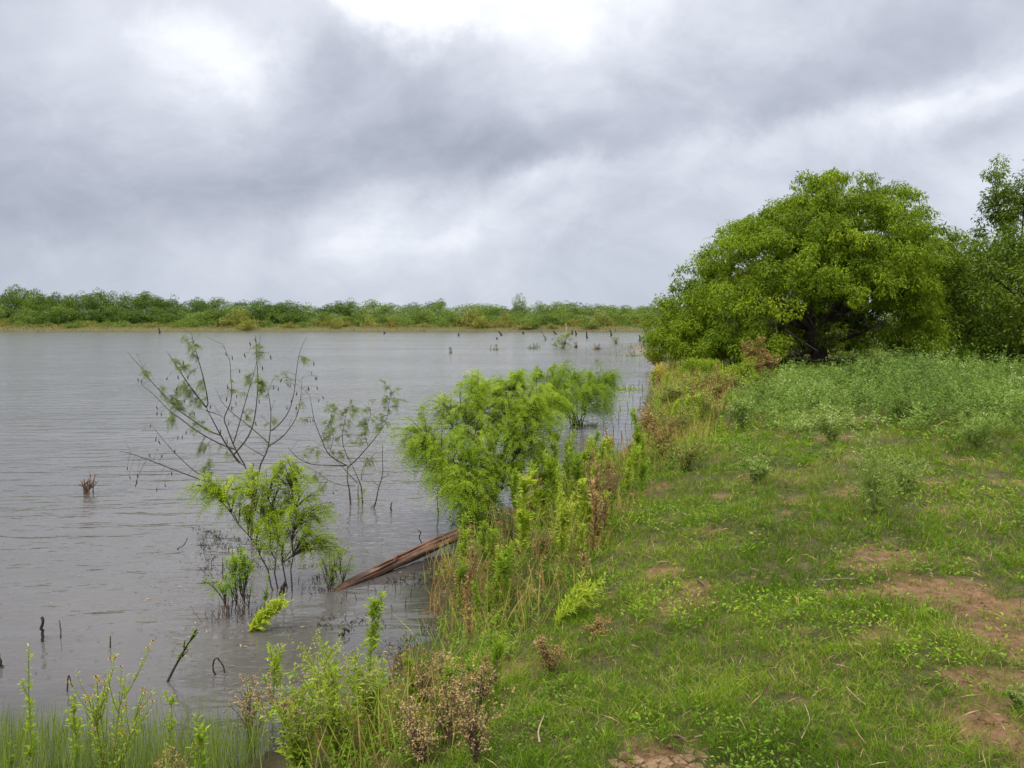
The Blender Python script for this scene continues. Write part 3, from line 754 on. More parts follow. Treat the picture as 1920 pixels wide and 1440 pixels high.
# ------------------------------------------------------------------ trees to the right of it
def bank_tree(name, label, px, py, Y, w, h_, mat, seed, ncl, per, leaf, bare=0.0, rz=0.0, low=-.95, hollow=.55, bark='bark', lean=0.0):
    rng = np.random.default_rng(seed)
    x = (px - 960) / FPX * Y; z = h1(x, Y)
    t = thing(name, label, 'tree', (x, Y, z))
    c = dome_points(ncl, w / 2, w / 2.2, h_ * (0.5 + bare / 2) if bare == 0 else h_ * (1 - bare) / 2, rng, low, hollow)
    c[:, 2] += h_ * .42 if bare == 0 else h_ * (bare + (1 - bare) / 2)
    c[:, 0] += lean * c[:, 2]
    c = c[c[:, 2] > .2]
    b = Buf(); clump_crown(b, c, rng.uniform(.35, .75, len(c)) * (w / 7) ** .5, per, leaf, leaf * .36, rng, .45 + rng.normal(0, .15, len(c)), .55, .8, .2)
    part('crown', b.mesh('crown', mat), t, True)
    b = Buf(); limb_tube(b, [(0, 0, -.3), (.1, 0, h_ * .2), (lean * h_ * .4 + .1, .1, h_ * .45)], .2, .12, 8, 8, rng); part('trunk', b.mesh('trunk', M[bark], True), t)
    for q in range(7):
        e = c[rng.integers(len(c))]; s_ = np.array([.1 + lean * h_ * .2, 0, h_ * rng.uniform(.22, .42)])
        b = Buf(); limb_tube(b, [s_, s_ * .4 + e * .6 + (0, 0, .3), e], .08, .02, 8, 5, rng, .04); part('limb', b.mesh('limb', M[bark], True), t)
    return t
bank_tree('shade_tree', 'dark green rounded tree close against the right side of the big dome-crowned tree', 1815, 668, 42, 8.2, 6.2, M['mesquite'], 31, 260, 120, .17)
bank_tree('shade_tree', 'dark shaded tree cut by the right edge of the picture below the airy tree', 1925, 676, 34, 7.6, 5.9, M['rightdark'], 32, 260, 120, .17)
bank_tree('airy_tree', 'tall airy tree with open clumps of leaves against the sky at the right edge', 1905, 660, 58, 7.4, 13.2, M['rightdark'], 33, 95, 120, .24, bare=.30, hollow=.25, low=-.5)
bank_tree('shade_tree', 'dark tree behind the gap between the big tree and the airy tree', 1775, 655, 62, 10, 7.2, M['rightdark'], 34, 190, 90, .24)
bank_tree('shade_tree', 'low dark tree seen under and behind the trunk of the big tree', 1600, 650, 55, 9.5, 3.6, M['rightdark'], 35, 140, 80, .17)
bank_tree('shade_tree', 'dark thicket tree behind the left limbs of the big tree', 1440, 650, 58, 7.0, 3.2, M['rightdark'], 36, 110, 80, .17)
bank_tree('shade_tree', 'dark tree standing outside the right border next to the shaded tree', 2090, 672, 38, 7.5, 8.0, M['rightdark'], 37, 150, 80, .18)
def understory(name, label, px, py, wpx, hpx, mat, seed, n=24, per=70, leaf=.13, cat='shrub', tint=.5, depth=1.0):
    rng = np.random.default_rng(seed); b0 = ground(px, py); k_ = b0[1] / FPX; w, h_ = wpx * k_, hpx * k_
    t = thing(name, label, cat, b0)
    c = dome_points(n, w / 2, w / 2 * depth, h_ * .85, rng, 0, .35); c[:, 2] += h_ * .08
    b = Buf(); clump_crown(b, c, rng.uniform(.16, .28, n) * h_ * 1.0, per, leaf, leaf * .36, rng, tint + rng.normal(0, .12, n), .1, .8, .2)
    part('foliage', b.mesh('foliage', mat), t, True)
    for q in range(5):
        e = c[rng.integers(n)]; b = Buf(); limb_tube(b, [(rng.normal(0, .05), rng.normal(0, .05), -.1), e * (.4, .4, .5), e], .018, .006, 6, 4, rng); part('stem', b.mesh('stem', M['twig'], True), t)
    return t
understory('undergrowth_shrub', 'mid green shrub at the foot of the shaded trees, left of the pale dry tuft', 1770, 684, 130, 66, M['weed'], 51, 44, 120, .11, tint=.36)
understory('undergrowth_shrub', 'mid green shrub at the right border under the shaded tree', 1890, 682, 130, 56, M['weed'], 52, 40, 120, .11, tint=.33)
understory('undergrowth_shrub', 'rounded dark green shrub under the left skirt of the big tree by the water', 1278, 668, 58, 44, M['mesquite'], 53, 24, 80, .13, tint=.35)
understory('undergrowth_shrub', 'dark green low shrub against the left foot of the big tree', 1445, 680, 70, 40, M['mesquite'], 54, 24, 80, .13, tint=.35)
understory('yellow_green_shrub', 'bright yellow green shrub at the shore in front of the big tree skirt', 1312, 712, 100, 50, M['limebush'], 55, 40, 110, .09, tint=.35)
understory('yellow_green_shrub', 'small yellow bush standing at the waterline beside the bright yellow green shrub', 1236, 716, 32, 36, M['yellowbush'], 56, 16, 70, .08, tint=.75)
understory('yellow_green_shrub', 'yellow green tall weed clump left of the rusty plume', 1395, 720, 56, 58, M['limebush'], 57, 22, 80, .09, tint=.4)
understory('yellow_green_shrub', 'lower yellow green tuft in front of the rusty plume', 1368, 728, 60, 34, M['limebush'], 58, 18, 70, .08, tint=.5)

understory('shade_undergrowth', 'dark tangle of leaves and stems added as shade at the foot of the large feathery shrub', 905, 1002, 120, 62, M['mesquite'], 59, 30, 60, .05, cat='undergrowth', tint=.12)  # added undergrowth, its dark leaf colour stands in for shade under the shrub
# ------------------------------------------------------------------ shrubs standing in the shallows
def leafy_shrub(name, label, base_px, lobes, mat, seed, nstem, ntwig, frond_n, fl=(.10, .2), pairs=9, ll=.03, lw=.009, droop=.7, depth=1.0, tint=.5, stem_r=.014, Ysh=0.0, cat='shrub'):
    """lobes: (px, py, half width px, half height px, depth offset m) of the leafy masses"""
    rng = np.random.default_rng(seed)
    b0 = ground(*base_px); Y0 = b0[1]
    t = thing(name, label, cat, b0)
    C, R = [], []
    for (a, c, w, h_, dy) in lobes:
        p_ = at_depth(a, c, Y0 + dy); k_ = p_[1] / FPX
        C.append(p_ - b0); R.append((w * k_, w * k_ * depth, h_ * k_))
    C = np.array(C); R = np.array(R)
    wgt = R[:, 0] * R[:, 2]; wgt = wgt / wgt.sum()
    mains = []
    for q in range(nstem):
        l_ = rng.choice(len(C), p=wgt); e = C[l_] + rng.uniform(-.5, .5, 3) * R[l_]
        s_ = np.array([rng.normal(0, .07), rng.normal(0, .07), -.25])
        hz = np.array([e[0], e[1], 0])
        P_ = bez(s_, s_ + np.array([0, 0, .35 * e[2] + .25]) + hz * .12, s_ * .3 + hz * .55 + np.array([0, 0, e[2] * .8]), e, 12)[0]
        P_[1:-1] += rng.normal(0, .012, (10, 3))
        mains.append(P_)
        b = Buf(); b.add(*tubes(P_[None], np.linspace(stem_r, stem_r * .3, 12)[None], 5)); part('stem', b.mesh('stem', M['twig'], True), t)
    MP = np.concatenate([m_[4:] for m_ in mains])
    l_ = rng.choice(len(C), ntwig, p=wgt); v = rdir(ntwig, rng)
    tip = C[l_] + v * R[l_] * (rng.uniform(.1, 1.5, (ntwig, 1)) ** .6)
    tip[:, 2] = np.where(tip[:, 2] < .08, rng.uniform(.08, .5, ntwig) * .8, tip[:, 2])
    tw = []
    dz = np.array([0, 0, 1.0])
    dd = np.linalg.norm(MP[None] - (tip - dz * .18)[:, None], axis=2) + np.maximum(0, MP[None, :, 2] - tip[:, None, 2]) * 2.5
    s_ = MP[np.argmin(dd, 1)]
    mid = (s_ + tip) / 2; ln = np.linalg.norm(tip - s_, axis=1, keepdims=True)
    K = 7
    TW = bez(s_, s_ + (tip - s_) * .25 + dz * ln * .22, mid + (tip - s_) * .3 + dz * ln * .22, tip, K)
    b = Buf(); b.add(*tubes(TW, np.linspace(.0045, .0018, K)[None], 3)); part('twigs', b.mesh('twigs', M['twig'], True), t, True)
    b = Buf()
    i = rng.integers(0, ntwig, frond_n); u = rng.uniform(.35, 1, frond_n); kf = u * (K - 1.001); ki = kf.astype(int); f = (kf - ki)[:, None]
    B_ = TW[i, ki] * (1 - f) + TW[i, ki + 1] * f
    tg = unit(TW[i, ki + 1] - TW[i, ki])
    D_ = unit(tg * .7 + rng.normal(0, .55, (frond_n, 3)) + np.array([0, 0, .1]))
    tt = np.clip(tint + rng.normal(0, .10, ntwig)[i] + rng.normal(0, .07, frond_n) + .14 * (v[i, 2]), 0, 1)
    b.add(*fronds(B_, D_, rng.uniform(fl[0], fl[1], frond_n), pairs, ll, lw, droop, tt, rng))
    part('foliage', b.mesh('foliage', mat), t, True)
    return t
leafy_shrub('huisache_shrub', 'large bright green feathery shrub leaning over the water beyond the log', (900, 985),
            [(800, 822, 58, 42, .1), (845, 770, 52, 42, .3), (925, 742, 62, 44, .5), (985, 770, 62, 60, .3), (868, 845, 64, 46, -.1), (880, 905, 62, 42, -.4), (985, 835, 52, 50, .2), (930, 820, 66, 60, .2), (775, 835, 30, 22, 0), (1020, 750, 40, 36, .6), (820, 890, 26, 20, 0), (760, 815, 20, 12, 0), (890, 715, 22, 16, .5), (960, 712, 26, 18, .6), (905, 720, 44, 26, .7), (865, 930, 50, 36, -.4), (835, 885, 44, 34, -.2), (930, 890, 50, 46, 0)],
            M['bush'], 71, 18, 760, 5600, (.12, .26), 10, .040, .010, .7, .9, .50)
leafy_shrub('huisache_shrub', 'rounded darker green feathery shrub in the water behind the large bright green one', (1085, 798),
            [(1035, 712, 34, 26, 0), (1085, 708, 44, 28, .3), (1120, 728, 36, 36, 0), (1075, 745, 46, 30, -.4), (1045, 745, 32, 28, -.3), (1148, 704, 14, 16, .4), (1138, 752, 16, 30, -.5), (1010, 700, 16, 14, .3)],
            M['bush'], 72, 12, 340, 2600, (.18, .36), 9, .055, .013, 1.0, .9, .30, .018)
leafy_shrub('huisache_shrub', 'small lime green weeping shrub standing in the water left of the log', (533, 1106),
            [(415, 915, 44, 24, -.1), (470, 900, 46, 26, 0), (543, 895, 32, 34, .1), (490, 955, 54, 36, 0), (555, 965, 46, 36, .1), (600, 1010, 48, 18, .2), (606, 950, 22, 30, .2), (388, 915, 26, 20, -.1), (515, 1000, 30, 24, 0), (638, 1030, 20, 22, .3)],
            M['limebush'], 73, 4, 230, 1250, (.09, .20), 9, .034, .009, .9, .8, .40, .008)
leafy_shrub('huisache_seedling', 'thin wispy grey green seedling beside the left end of the log', (628, 1105),
            [(605, 1060, 26, 26, 0), (640, 1040, 22, 30, .1), (630, 1070, 30, 24, 0)], M['bush'], 74, 5, 30, 130, (.06, .12), 8, .02, .006, .6, .8, .3, .004)

def traced_shrub(name, label, base_px, origin, zoom, lines, frond_at, pods, mat, seed, r0, cat='shrub', spread=.45, nfr=9, fl=(.045, .095), tint=.5, extra_twigs=0):
    """an open shrub whose branches are followed one by one"""
    rng = np.random.default_rng(seed)
    b0 = ground(*base_px); Y0 = b0[1]
    t = thing(name, label, cat, b0)
    tox = lambda zx, zy: (origin[0] + zx / zoom, origin[1] + zy / zoom)
    allp, allx, own = [], [], []
    for q, (off0, off1, rr, pts) in enumerate(lines):
        n_ = len(pts); k_ = max(8, n_ * 3)
        w3 = [at_depth(*tox(a, c), Y0 + off0 + (off1 - off0) * i / max(1, n_ - 1)) - b0 for i, (a, c) in enumerate(pts)]
        P_ = resample(w3, k_)
        b = Buf(); b.add(*tubes(P_[None], np.linspace(rr, max(rr * .25, .0016), k_)[None], 6)); br_ = part('branch', b.mesh('branch', M['twig'], True), t)
        own += [br_] * k_; allp.append(P_); px = resample(np.array([[a, c, 0] for a, c in pts], float), k_); allx.append(px[:, :2])
    AP = np.concatenate(allp); AX = np.concatenate(allx)
    def near(zx, zy):
        d_ = np.hypot(AX[:, 0] - zx, AX[:, 1] - zy); return AP[np.argmin(d_)]
    tw, fb, fd = [], [], []
    for (zx, zy, sp, cnt) in frond_at:
        for q in range(cnt):
            a, c = zx + rng.normal(0, sp), zy + rng.normal(0, sp)
            s_ = near(a, c); e = at_depth(*tox(a, c), Y0 + s_[1] + rng.normal(0, .05)) - b0
            tw.append(resample([s_, (s_ + e) / 2 + (0, 0, .015), e], 4))
            for z_ in range(nfr):
                u = rng.uniform(.3, 1); fb.append(s_ * (1 - u) + e * u); fd.append(unit(e - s_) + rng.normal(0, .7, 3))
    for q in range(extra_twigs):
        i = rng.integers(len(AP)); s_ = AP[i]
        if s_[2] < .3: continue
        e = s_ + np.array([rng.normal(0, .1), rng.normal(0, .08), rng.uniform(-.02, .14)]); tw.append(resample([s_, (s_ + e) / 2 + rng.normal(0, .01, 3), e], 4))
        fb.append(e); fd.append(e - s_ + rng.normal(0, .02, 3))
    b = Buf(); b.add(*tubes(np.array(tw), np.linspace(.0022, .0012, 4)[None], 3)); part('twigs', b.mesh('twigs', M['twig']), t, True)
    b = Buf(); fb = np.array(fb); b.add(*fronds(fb, np.array(fd), rng.uniform(*fl, len(fb)), 8, .020, .006, .5, np.clip(tint + rng.normal(0, .16, len(fb)), 0, 1), rng)); part('foliage', b.mesh('foliage', mat), t, True)
    if pods:
        R_ = np.array([0, .55, 1.0, .9, 1.0, .6, .12]); z = -np.linspace(0, 1, 7)
        pm = Buf(); pm.add(*tubes(np.stack([np.zeros(7), .02 * np.sin(np.linspace(0, 3, 7)), z], 1)[None], R_[None] * .10, 5)); pm = pm.mesh('seed_pod', M['pod'], True)
        for (zx, zy) in pods:
            i_ = np.argmin(np.hypot(AX[:, 0] - zx, AX[:, 1] - zy)); s_ = AP[i_]; e = at_depth(*tox(zx, zy - 14), Y0 + s_[1]) - b0
            b = Buf(); b.add(*tubes(resample([s_, s_ * .5 + e * .5 + (0, 0, .02), e], 5)[None], np.full((1, 5), .0013), 3)); 
            po = part('seed_pod', pm, own[i_]); po.location = tuple(e); L_ = rng.uniform(.045, .062); po.scale = (L_ * 1.15, L_ * 1.15, L_); po.rotation_euler = (rng.normal(0, .2), rng.normal(0, .25), rng.uniform(0, 6))
            st = part('pod_stalk', b.mesh('pod_stalk', M['twig']), own[i_])
    return t
Z1 = (220, 620)
LN = [(0, .05, .016, [(1205, 1850), (1212, 1600), (1200, 1400), (1160, 1240), (1090, 1180)]),
      (.05, -.1, .013, [(1100, 1190), (1050, 1125), (990, 1040), (930, 940), (850, 790), (800, 690)]), (-.1, -.35, .008, [(800, 690), (660, 510), (540, 330), (450, 190)]),
      (-.1, -.2, .008, [(800, 690), (815, 640), (780, 450), (735, 280), (690, 120), (665, 20)]), (-.05, -.35, .008, [(925, 940), (820, 900), (700, 820), (560, 720), (430, 590), (300, 450), (240, 360), (90, 195)]),
      (.0, .25, .008, [(1065, 1070), (950, 1030), (760, 930), (580, 800), (470, 720), (400, 650), (300, 550), (220, 490)]), (.05, .4, .009, [(1150, 1215), (1060, 1060), (990, 880), (962, 790), (1010, 670), (1030, 560), (1020, 400), (1010, 270), (950, 120)]),
      (.05, .1, .010, [(1050, 1115), (1160, 980), (1220, 850), (1250, 680), (1265, 460), (1255, 250), (1245, 40)]), (.1, .35, .007, [(1045, 1015), (1100, 830), (1150, 650), (1200, 480), (1250, 300), (1290, 40)]),
      (.1, .2, .012, [(1230, 1600), (1260, 1400), (1285, 1220), (1340, 1100), (1365, 1000), (1380, 850), (1380, 700), (1355, 540)]), (.2, .0, .007, [(1385, 900), (1450, 850), (1540, 730), (1590, 560), (1610, 380), (1640, 200), (1700, 60)]),
      (.2, .45, .007, [(1360, 1045), (1500, 940), (1610, 780), (1650, 600), (1660, 430)]), (.2, .5, .006, [(1360, 1010), (1200, 870), (1050, 750), (940, 640), (890, 530)]),
      (0, -.35, .010, [(1205, 1480), (1050, 1430), (900, 1390), (720, 1330), (480, 1240), (300, 1170), (130, 1110), (20, 1085)]), (-.1, .1, .006, [(850, 1330), (720, 1280), (600, 1180), (480, 1060), (380, 940), (310, 850)]),
      (.2, .4, .005, [(1320, 1130), (1200, 1060), (1070, 970)]), (0, -.2, .006, [(800, 720), (880, 745), (965, 785)])]
FR_AT = [(690, 110, 30, 4), (680, 200, 30, 4), (600, 90, 20, 2), (560, 300, 35, 5), (650, 330, 40, 5), (560, 510, 45, 7), (740, 500, 40, 6), (460, 640, 45, 8), (560, 650, 50, 8), (680, 720, 45, 6), (500, 800, 35, 5), (1280, 170, 35, 6), (1290, 240, 25, 3), (1200, 440, 40, 8), (1290, 470, 40, 9), (1300, 545, 30, 5), (1170, 745, 25, 4),
         (1680, 250, 30, 4), (1440, 400, 25, 3), (260, 380, 22, 4), (740, 1070, 30, 5), (980, 1090, 30, 4), (1050, 480, 35, 4), (700, 850, 40, 4), (750, 860, 25, 3), (1390, 830, 25, 3), (800, 1160, 40, 3), (1660, 660, 18, 2), (820, 1250, 50, 5), (600, 600, 50, 6), (660, 560, 50, 5)]
PODS = [(183, 440), (218, 450), (455, 430), (540, 515), (350, 690), (395, 750), (360, 740), (295, 855), (350, 970), (365, 1000), (550, 960), (585, 955), (625, 915), (290, 1120), (405, 1125), (520, 1080), (90, 1235), (105, 1320), (175, 1350), (355, 1425), (425, 1390), (490, 1275), (545, 410), (640, 410), (590, 280), (600, 630), (690, 740),
        (490, 800), (845, 680), (970, 210), (1035, 240), (1140, 215), (1100, 360), (1190, 110), (1235, 80), (1380, 230), (1305, 330), (990, 500), (985, 610), (1075, 590), (1070, 650), (1030, 690), (1005, 830), (1170, 770), (1240, 830), (1485, 440), (1410, 510), (1535, 480), (1560, 490), (1450, 520), (1620, 560), (1525, 690),
        (1565, 630), (1610, 690), (1620, 740), (1750, 380), (1795, 420), (1780, 425), (1720, 515), (1795, 510), (1845, 600), (1815, 625), (930, 900), (985, 985), (1275, 635), (1765, 290), (1220, 1200), (1230, 1215), (170, 1385), (180, 1300)]
traced_shrub('podded_shrub', 'open bare branched shrub hung with dark seed pods, standing in the water', (472, 1003), Z1, 4.8, LN, FR_AT, PODS, M['grey_leaf'], 81, .016, extra_twigs=70, tint=.5)
Z2 = (320, 780)
LN2 = [(0, 0, .013, [(1350, 670), (1340, 560), (1325, 470), (1328, 375)]), (0, -.15, .008, [(1325, 375), (1190, 290), (1130, 170), (1080, 40), (1060, -60), (1045, -150)]), (0, .2, .009, [(1325, 390), (1400, 320), (1480, 230), (1560, 130), (1620, 20), (1650, -190)]),
       (0, .1, .007, [(1335, 330), (1290, 200), (1300, 60), (1330, -60)]), (0, -.2, .009, [(1325, 372), (1200, 370), (1050, 360), (950, 310), (880, 235)]), (.1, .0, .011, [(1440, 660), (1430, 540), (1410, 480), (1345, 335)]), (.1, .25, .006, [(1400, 500), (1330, 430), (1250, 340), (1110, 240)]),
       (.0, -.25, .005, [(1380, 525), (1290, 520), (1180, 480), (1080, 410), (940, 330)]), (.1, .3, .006, [(1430, 480), (1440, 400), (1480, 340), (1560, 250)]), (.1, .1, .009, [(1410, 660), (1405, 560), (1415, 490)]), (.0, .2, .005, [(1480, 230), (1460, 120), (1500, -20), (1480, -110)]), (.0, -.1, .004, [(1190, 290), (1220, 150), (1200, 20), (1230, -80)])]
FR2 = [(1040, 250, 30, 6), (1180, 60, 40, 8), (1180, 140, 40, 7), (1350, 190, 40, 7), (1420, 100, 45, 8), (1420, 40, 45, 7), (1500, 330, 30, 5), (1290, 290, 30, 4), (1100, 480, 30, 5), (1140, 540, 25, 4), (1180, -40, 40, 7), (1380, -50, 45, 8), (1560, -20, 45, 7), (1640, -130, 40, 8), (1600, -180, 40, 5), (1700, -100, 40, 5), (1530, 60, 40, 5), (1250, 20, 45, 7), (1300, -60, 40, 5), (990, 20, 12, 2), (1620, 60, 35, 4)]
traced_shrub('sparse_shrub', 'thin grey green shrub with several stems rising from the water between pods and bright shrub', (655, 946), Z2, 4.0, LN2, FR2, [(1020, 38), (1045, 40), (1062, 35), (1215, 580)], M['grey_leaf'], 82, .013, tint=.55, extra_twigs=50, nfr=10)
LN3 = [(0, .05, .011, [(1515, 700), (1535, 660), (1560, 540), (1590, 430), (1588, 300), (1590, 200)]), (0, -.05, .004, [(1560, 525), (1535, 505), (1505, 475)]), (0, .05, .004, [(1588, 468), (1615, 450), (1645, 435)]), (0, .0, .006, [(1500, 690), (1520, 670), (1535, 650)])]
traced_shrub('bare_sapling', 'single bare dark sapling stem rising from the water right of the thin shrub', (701, 953), Z2, 4.0, LN3, [(1640, 430, 8, 1)], [], M['grey_leaf'], 83, .011, cat='sapling', nfr=2)
# reddish seedling with brown drowned stems
leafy_shrub('drowned_weed', 'mixed green and reddish weed above brown drowned stems left of the lime shrub', (445, 1152),
            [(440, 1060, 34, 28, 0), (455, 1050, 26, 26, .05), (420, 1085, 36, 22, 0), (450, 1085, 30, 26, 0)], M['weed'], 75, 8, 46, 260, (.05, .11), 6, .026, .008, .5, .8, .6, .005, cat='weed')
M['reed2'] = leaf_mat('bank_grass_blade', [(0, g(.07, .15, .015)), (.45, g(.17, .27, .03)), (.65, g(.30, .31, .06)), (.8, g(.38, .28, .10)), (1, g(.33, .19, .08))], .35)
# ------------------------------------------------------------------ tall leafy weeds along the bank
def weed_spray(rng, P_, n, L, W, lo=.1, ang=.9, tint=.5, tip_tint=0.12, low_tint=0.0):
    """leaves set spirally along a stem"""
    k_ = len(P_)
    u = rng.uniform(lo, 1, n) ** .85; kf = u * (k_ - 1.001); ki = kf.astype(int); f = (kf - ki)[:, None]
    B_ = P_[ki] * (1 - f) + P_[ki + 1] * f; tg = unit(P_[ki + 1] - P_[ki])
    th = rng.uniform(0, 2 * np.pi, n)
    a = unit(np.cross(tg, np.array([.3, .9, .1]))); c = np.cross(tg, a)
    out = a * np.cos(th)[:, None] + c * np.sin(th)[:, None]
    D_ = tg * rng.uniform(.35, 1.1, (n, 1)) + out * ang
    sz = (1.1 - .6 * u) * rng.uniform(.4, 1.4, n)
    t_ = np.clip(tint + tip_tint * (u - .5) + low_tint * np.clip((.35 - u) / .35, 0, 1) + rng.normal(0, .09, n), 0, 1)
    return leaves(B_, D_, L * sz, W * sz, .10, t_, .5, rng)
def stalk_weed(name, label, base, top, seed, nleaf=70, L=.07, W=.012, shoots=5, sl=.3, mat='weed', tint=.55, lo=.15, bend=(0, 0), dy=0.0, stems=1, fan=.0, ang=.8, low_tint=.35, stem_r=.005, flowers=0, cat='weed', stem_mat='stem', group=None):
    rng = np.random.default_rng(seed)
    b0 = ground(*base); t = thing(name, label, cat, b0, 0, group)
    lb = Buf(); fl = []
    for q in range(stems):
        e = at_depth(top[0], top[1], b0[1] + dy) - b0
        if stems > 1: e = e * rng.uniform(.65, 1.05) + np.array([rng.normal(0, fan), rng.normal(0, fan * .6), rng.normal(0, fan * .25)])
        s_ = np.array([rng.normal(0, .012 * (stems > 1)), rng.normal(0, .012 * (stems > 1)), -.05])
        H = np.linalg.norm(e); bd = np.array([bend[0], 0, bend[1]]) * H
        P_ = bez(s_, s_ + (e - s_) * .3 + np.array([0, 0, .08 * H]) + bd, s_ + (e - s_) * .7 + bd + rng.normal(0, .02 * H, 3), e, 14)[0]
        b = Buf(); b.add(*tubes(P_[None], np.linspace(stem_r, stem_r * .35, 14)[None], 5)); st_ = part('stem', b.mesh('stem', M[stem_mat], True), t)
        lb.add(*weed_spray(rng, P_, nleaf, L, W, lo, ang, tint, .15, low_tint)); fl.append(P_[-1])
        sp = []
        for z_ in range(shoots):
            i = int(rng.uniform(max(lo, .3), .95) * 13); s2 = P_[i]; tg = unit(P_[min(i + 1, 13)] - P_[max(i - 1, 0)])
            th = rng.uniform(0, 6.28); o_ = np.array([math.cos(th), math.sin(th), 0]); d_ = unit(tg * 1.1 + o_ * .6); l_ = sl * H * rng.uniform(.5, 1.1)
            Q_ = bez(s2, s2 + d_ * l_ * .4, s2 + d_ * l_ * .7 + tg * l_ * .12, s2 + d_ * l_ * .8 + tg * l_ * .35, 8)[0]
            sp.append(Q_); lb.add(*weed_spray(rng, Q_, max(10, int(nleaf * .32)), L * .75, W * .8, .05, ang, tint + .06, .2)); fl.append(Q_[-1])
        if sp:
            b = Buf(); b.add(*tubes(np.array(sp), np.linspace(stem_r * .5, stem_r * .25, 8)[None], 4)); part('side_shoots', b.mesh('side_shoots', M[stem_mat], True), st_, True)
    part('foliage', lb.mesh('foliage', M[mat]), t, True)
    if flowers:
        for q in range(flowers):
            p_ = fl[rng.integers(len(fl))] + np.array([rng.normal(0, .008), rng.normal(0, .008), rng.uniform(0, .01)])
            b = Buf(); nn = 9; an = np.linspace(0, 6.28, nn, endpoint=False)
            b.add(*leaves(np.zeros((nn, 3)), np.stack([np.cos(an), np.sin(an), np.full(nn, .35)], 1), .012, .007, .05, .75 + .1 * (rng.random(nn) < .5)))
            b.add(*leaves(np.zeros((5, 3)), np.stack([np.cos(an[:5] * 1.8), np.sin(an[:5] * 1.8), np.full(5, 1.5)], 1), .008, .008, .05, .2))
            po = part('flower_head', b.mesh('flower_head', M['redflower']), st_); po.location = tuple(p_)
    return t
SW = stalk_weed
SW('tall_weed', 'tall bright leafy stalk with bare yellow lower stem on the bank below the big shrub', (978, 1082), (988, 900), 201, 300, .095, .022, 7, .22, mat='limeweed', tint=.70, stem_r=.008, lo=.22, low_tint=.3)
SW('tall_weed', 'yellowish bushy stalk with many thin side shoots right of the tall bright stalk', (1048, 1075), (1062, 945), 202, 240, .070, .012, 20, .42, mat='limeweed', tint=.72, stem_r=.007, lo=.2, low_tint=.3)
SW('tall_weed', 'bright weed with long curved pale leaves among the green stalks by the big shrub', (1014, 990), (1003, 872), 203, 140, .12, .018, 6, .3, mat='limeweed', tint=.55, stem_r=.007, bend=(-.05, 0), lo=.1)
SW('tall_weed', 'bright weed leaning right with a long pale side shoot below the big shrub', (1010, 980), (1048, 900), 204, 100, .12, .018, 5, .4, mat='limeweed', tint=.62, lo=.1)
for i, (bx, by, tx, ty, tn) in enumerate([(1030, 940, 1012, 832, .55), (1045, 942, 1040, 812, .60), (1060, 945, 1066, 830, .52), (1022, 935, 1026, 850, .58), (1052, 935, 1085, 850, .5)]):
    SW('leafy_weed', ['leafy green stalk left in the clump beside the big shrub', 'tallest green stalk in the clump beside the big shrub', 'right hand green stalk in the clump beside the big shrub', 'short green stalk in the clump beside the big shrub', 'green stalk leaning right out of the clump beside the big shrub'][i],
       (bx, by), (tx, ty), 210 + i, 170, .11, .020, 7, .3, mat='limeweed', tint=tn - .1, lo=.1, low_tint=0, group='dense clump of green stalks')
SW('tall_weed', 'slender weed leaning right at the edge of the inlet with yellow lower leaves', (1158, 948), (1192, 846), 220, 140, .10, .018, 6, .3, mat='limeweed', tint=.5, lo=.28, low_tint=.5)
SW('tall_weed', 'upright stalk standing against the water with a whorl of dried leaves half way', (1140, 935), (1144, 822), 221, 150, .085, .016, 3, .2, mat='limeweed', tint=.55, lo=.32, low_tint=.5)
SW('dry_stalk', 'reddish brown dried stalk among the weeds right of the tall bright stalk', (1090, 1003), (1108, 898), 222, 120, .04, .010, 7, .4, mat='straw', tint=.42, lo=.2, low_tint=0, stem_mat='deadtwig')
SW('tall_weed', 'thin olive stalk right of the dense green clump', (1067, 955), (1074, 836), 223, 60, .05, .008, 6, .35, tint=.45, lo=.15, low_tint=.2)
SW('tall_weed', 'thin olive stalk with light gaps in front of the inlet water', (1120, 990), (1128, 838), 224, 60, .05, .008, 6, .35, tint=.42, lo=.15, low_tint=.25)
SW('tall_weed', 'yellow green leaning stalk crossing the inlet water', (1082, 900), (1112, 824), 225, 110, .09, .014, 2, .2, mat='limeweed', tint=.6, lo=.1)
SW('leafy_weed', 'mid green upright weed on the bank in front of the fallen log', (930, 1162), (938, 1048), 226, 170, .07, .016, 7, .28, mat='limeweed', tint=.38, lo=.15)
SW('leafy_weed', 'bright green leafy stalk at the waterline left of the dry brown weeds', (690, 1280), (702, 1130), 227, 190, .085, .015, 7, .3, mat='limeweed', tint=.45, lo=.05)
SW('flattened_weed', 'pale green weed flattened to the right with long curled stems on the grass', (1034, 1172), (1108, 1092), 228, 70, .085, .014, 4, .3, mat='limeweed', tint=.66, lo=.1, stems=9, fan=.09, low_tint=.25, ang=.7, stem_r=.004)
SW('leafy_weed', 'small pale stalk sticking up beside the right half of the log', (838, 1092), (862, 1022), 229, 50, .045, .012, 3, .25, tint=.60, lo=.1)
SW('leafy_weed', 'small green stalk just left of the pale stalk beside the log', (832, 1080), (838, 1030), 230, 40, .045, .013, 3, .25, tint=.55, lo=.1)
SW('leafy_weed', 'leafy weed at the foot of the big shrub above the end of the log', (925, 1075), (924, 1000), 231, 140, .075, .018, 8, .35, mat='limeweed', tint=.35, lo=.05)
SW('tall_weed', 'tall pale green single stalk at the far left rising over the lower water', (62, 1500), (54, 1212), 232, 130, .048, .012, 4, .12, mat='limeweed', tint=.46, lo=.1, low_tint=.2)
SW('leafy_weed', 'green stalk with a nodding top second from the left border', (146, 1490), (133, 1308), 233, 90, .05, .014, 5, .22, mat='limeweed', tint=.46, lo=.1)
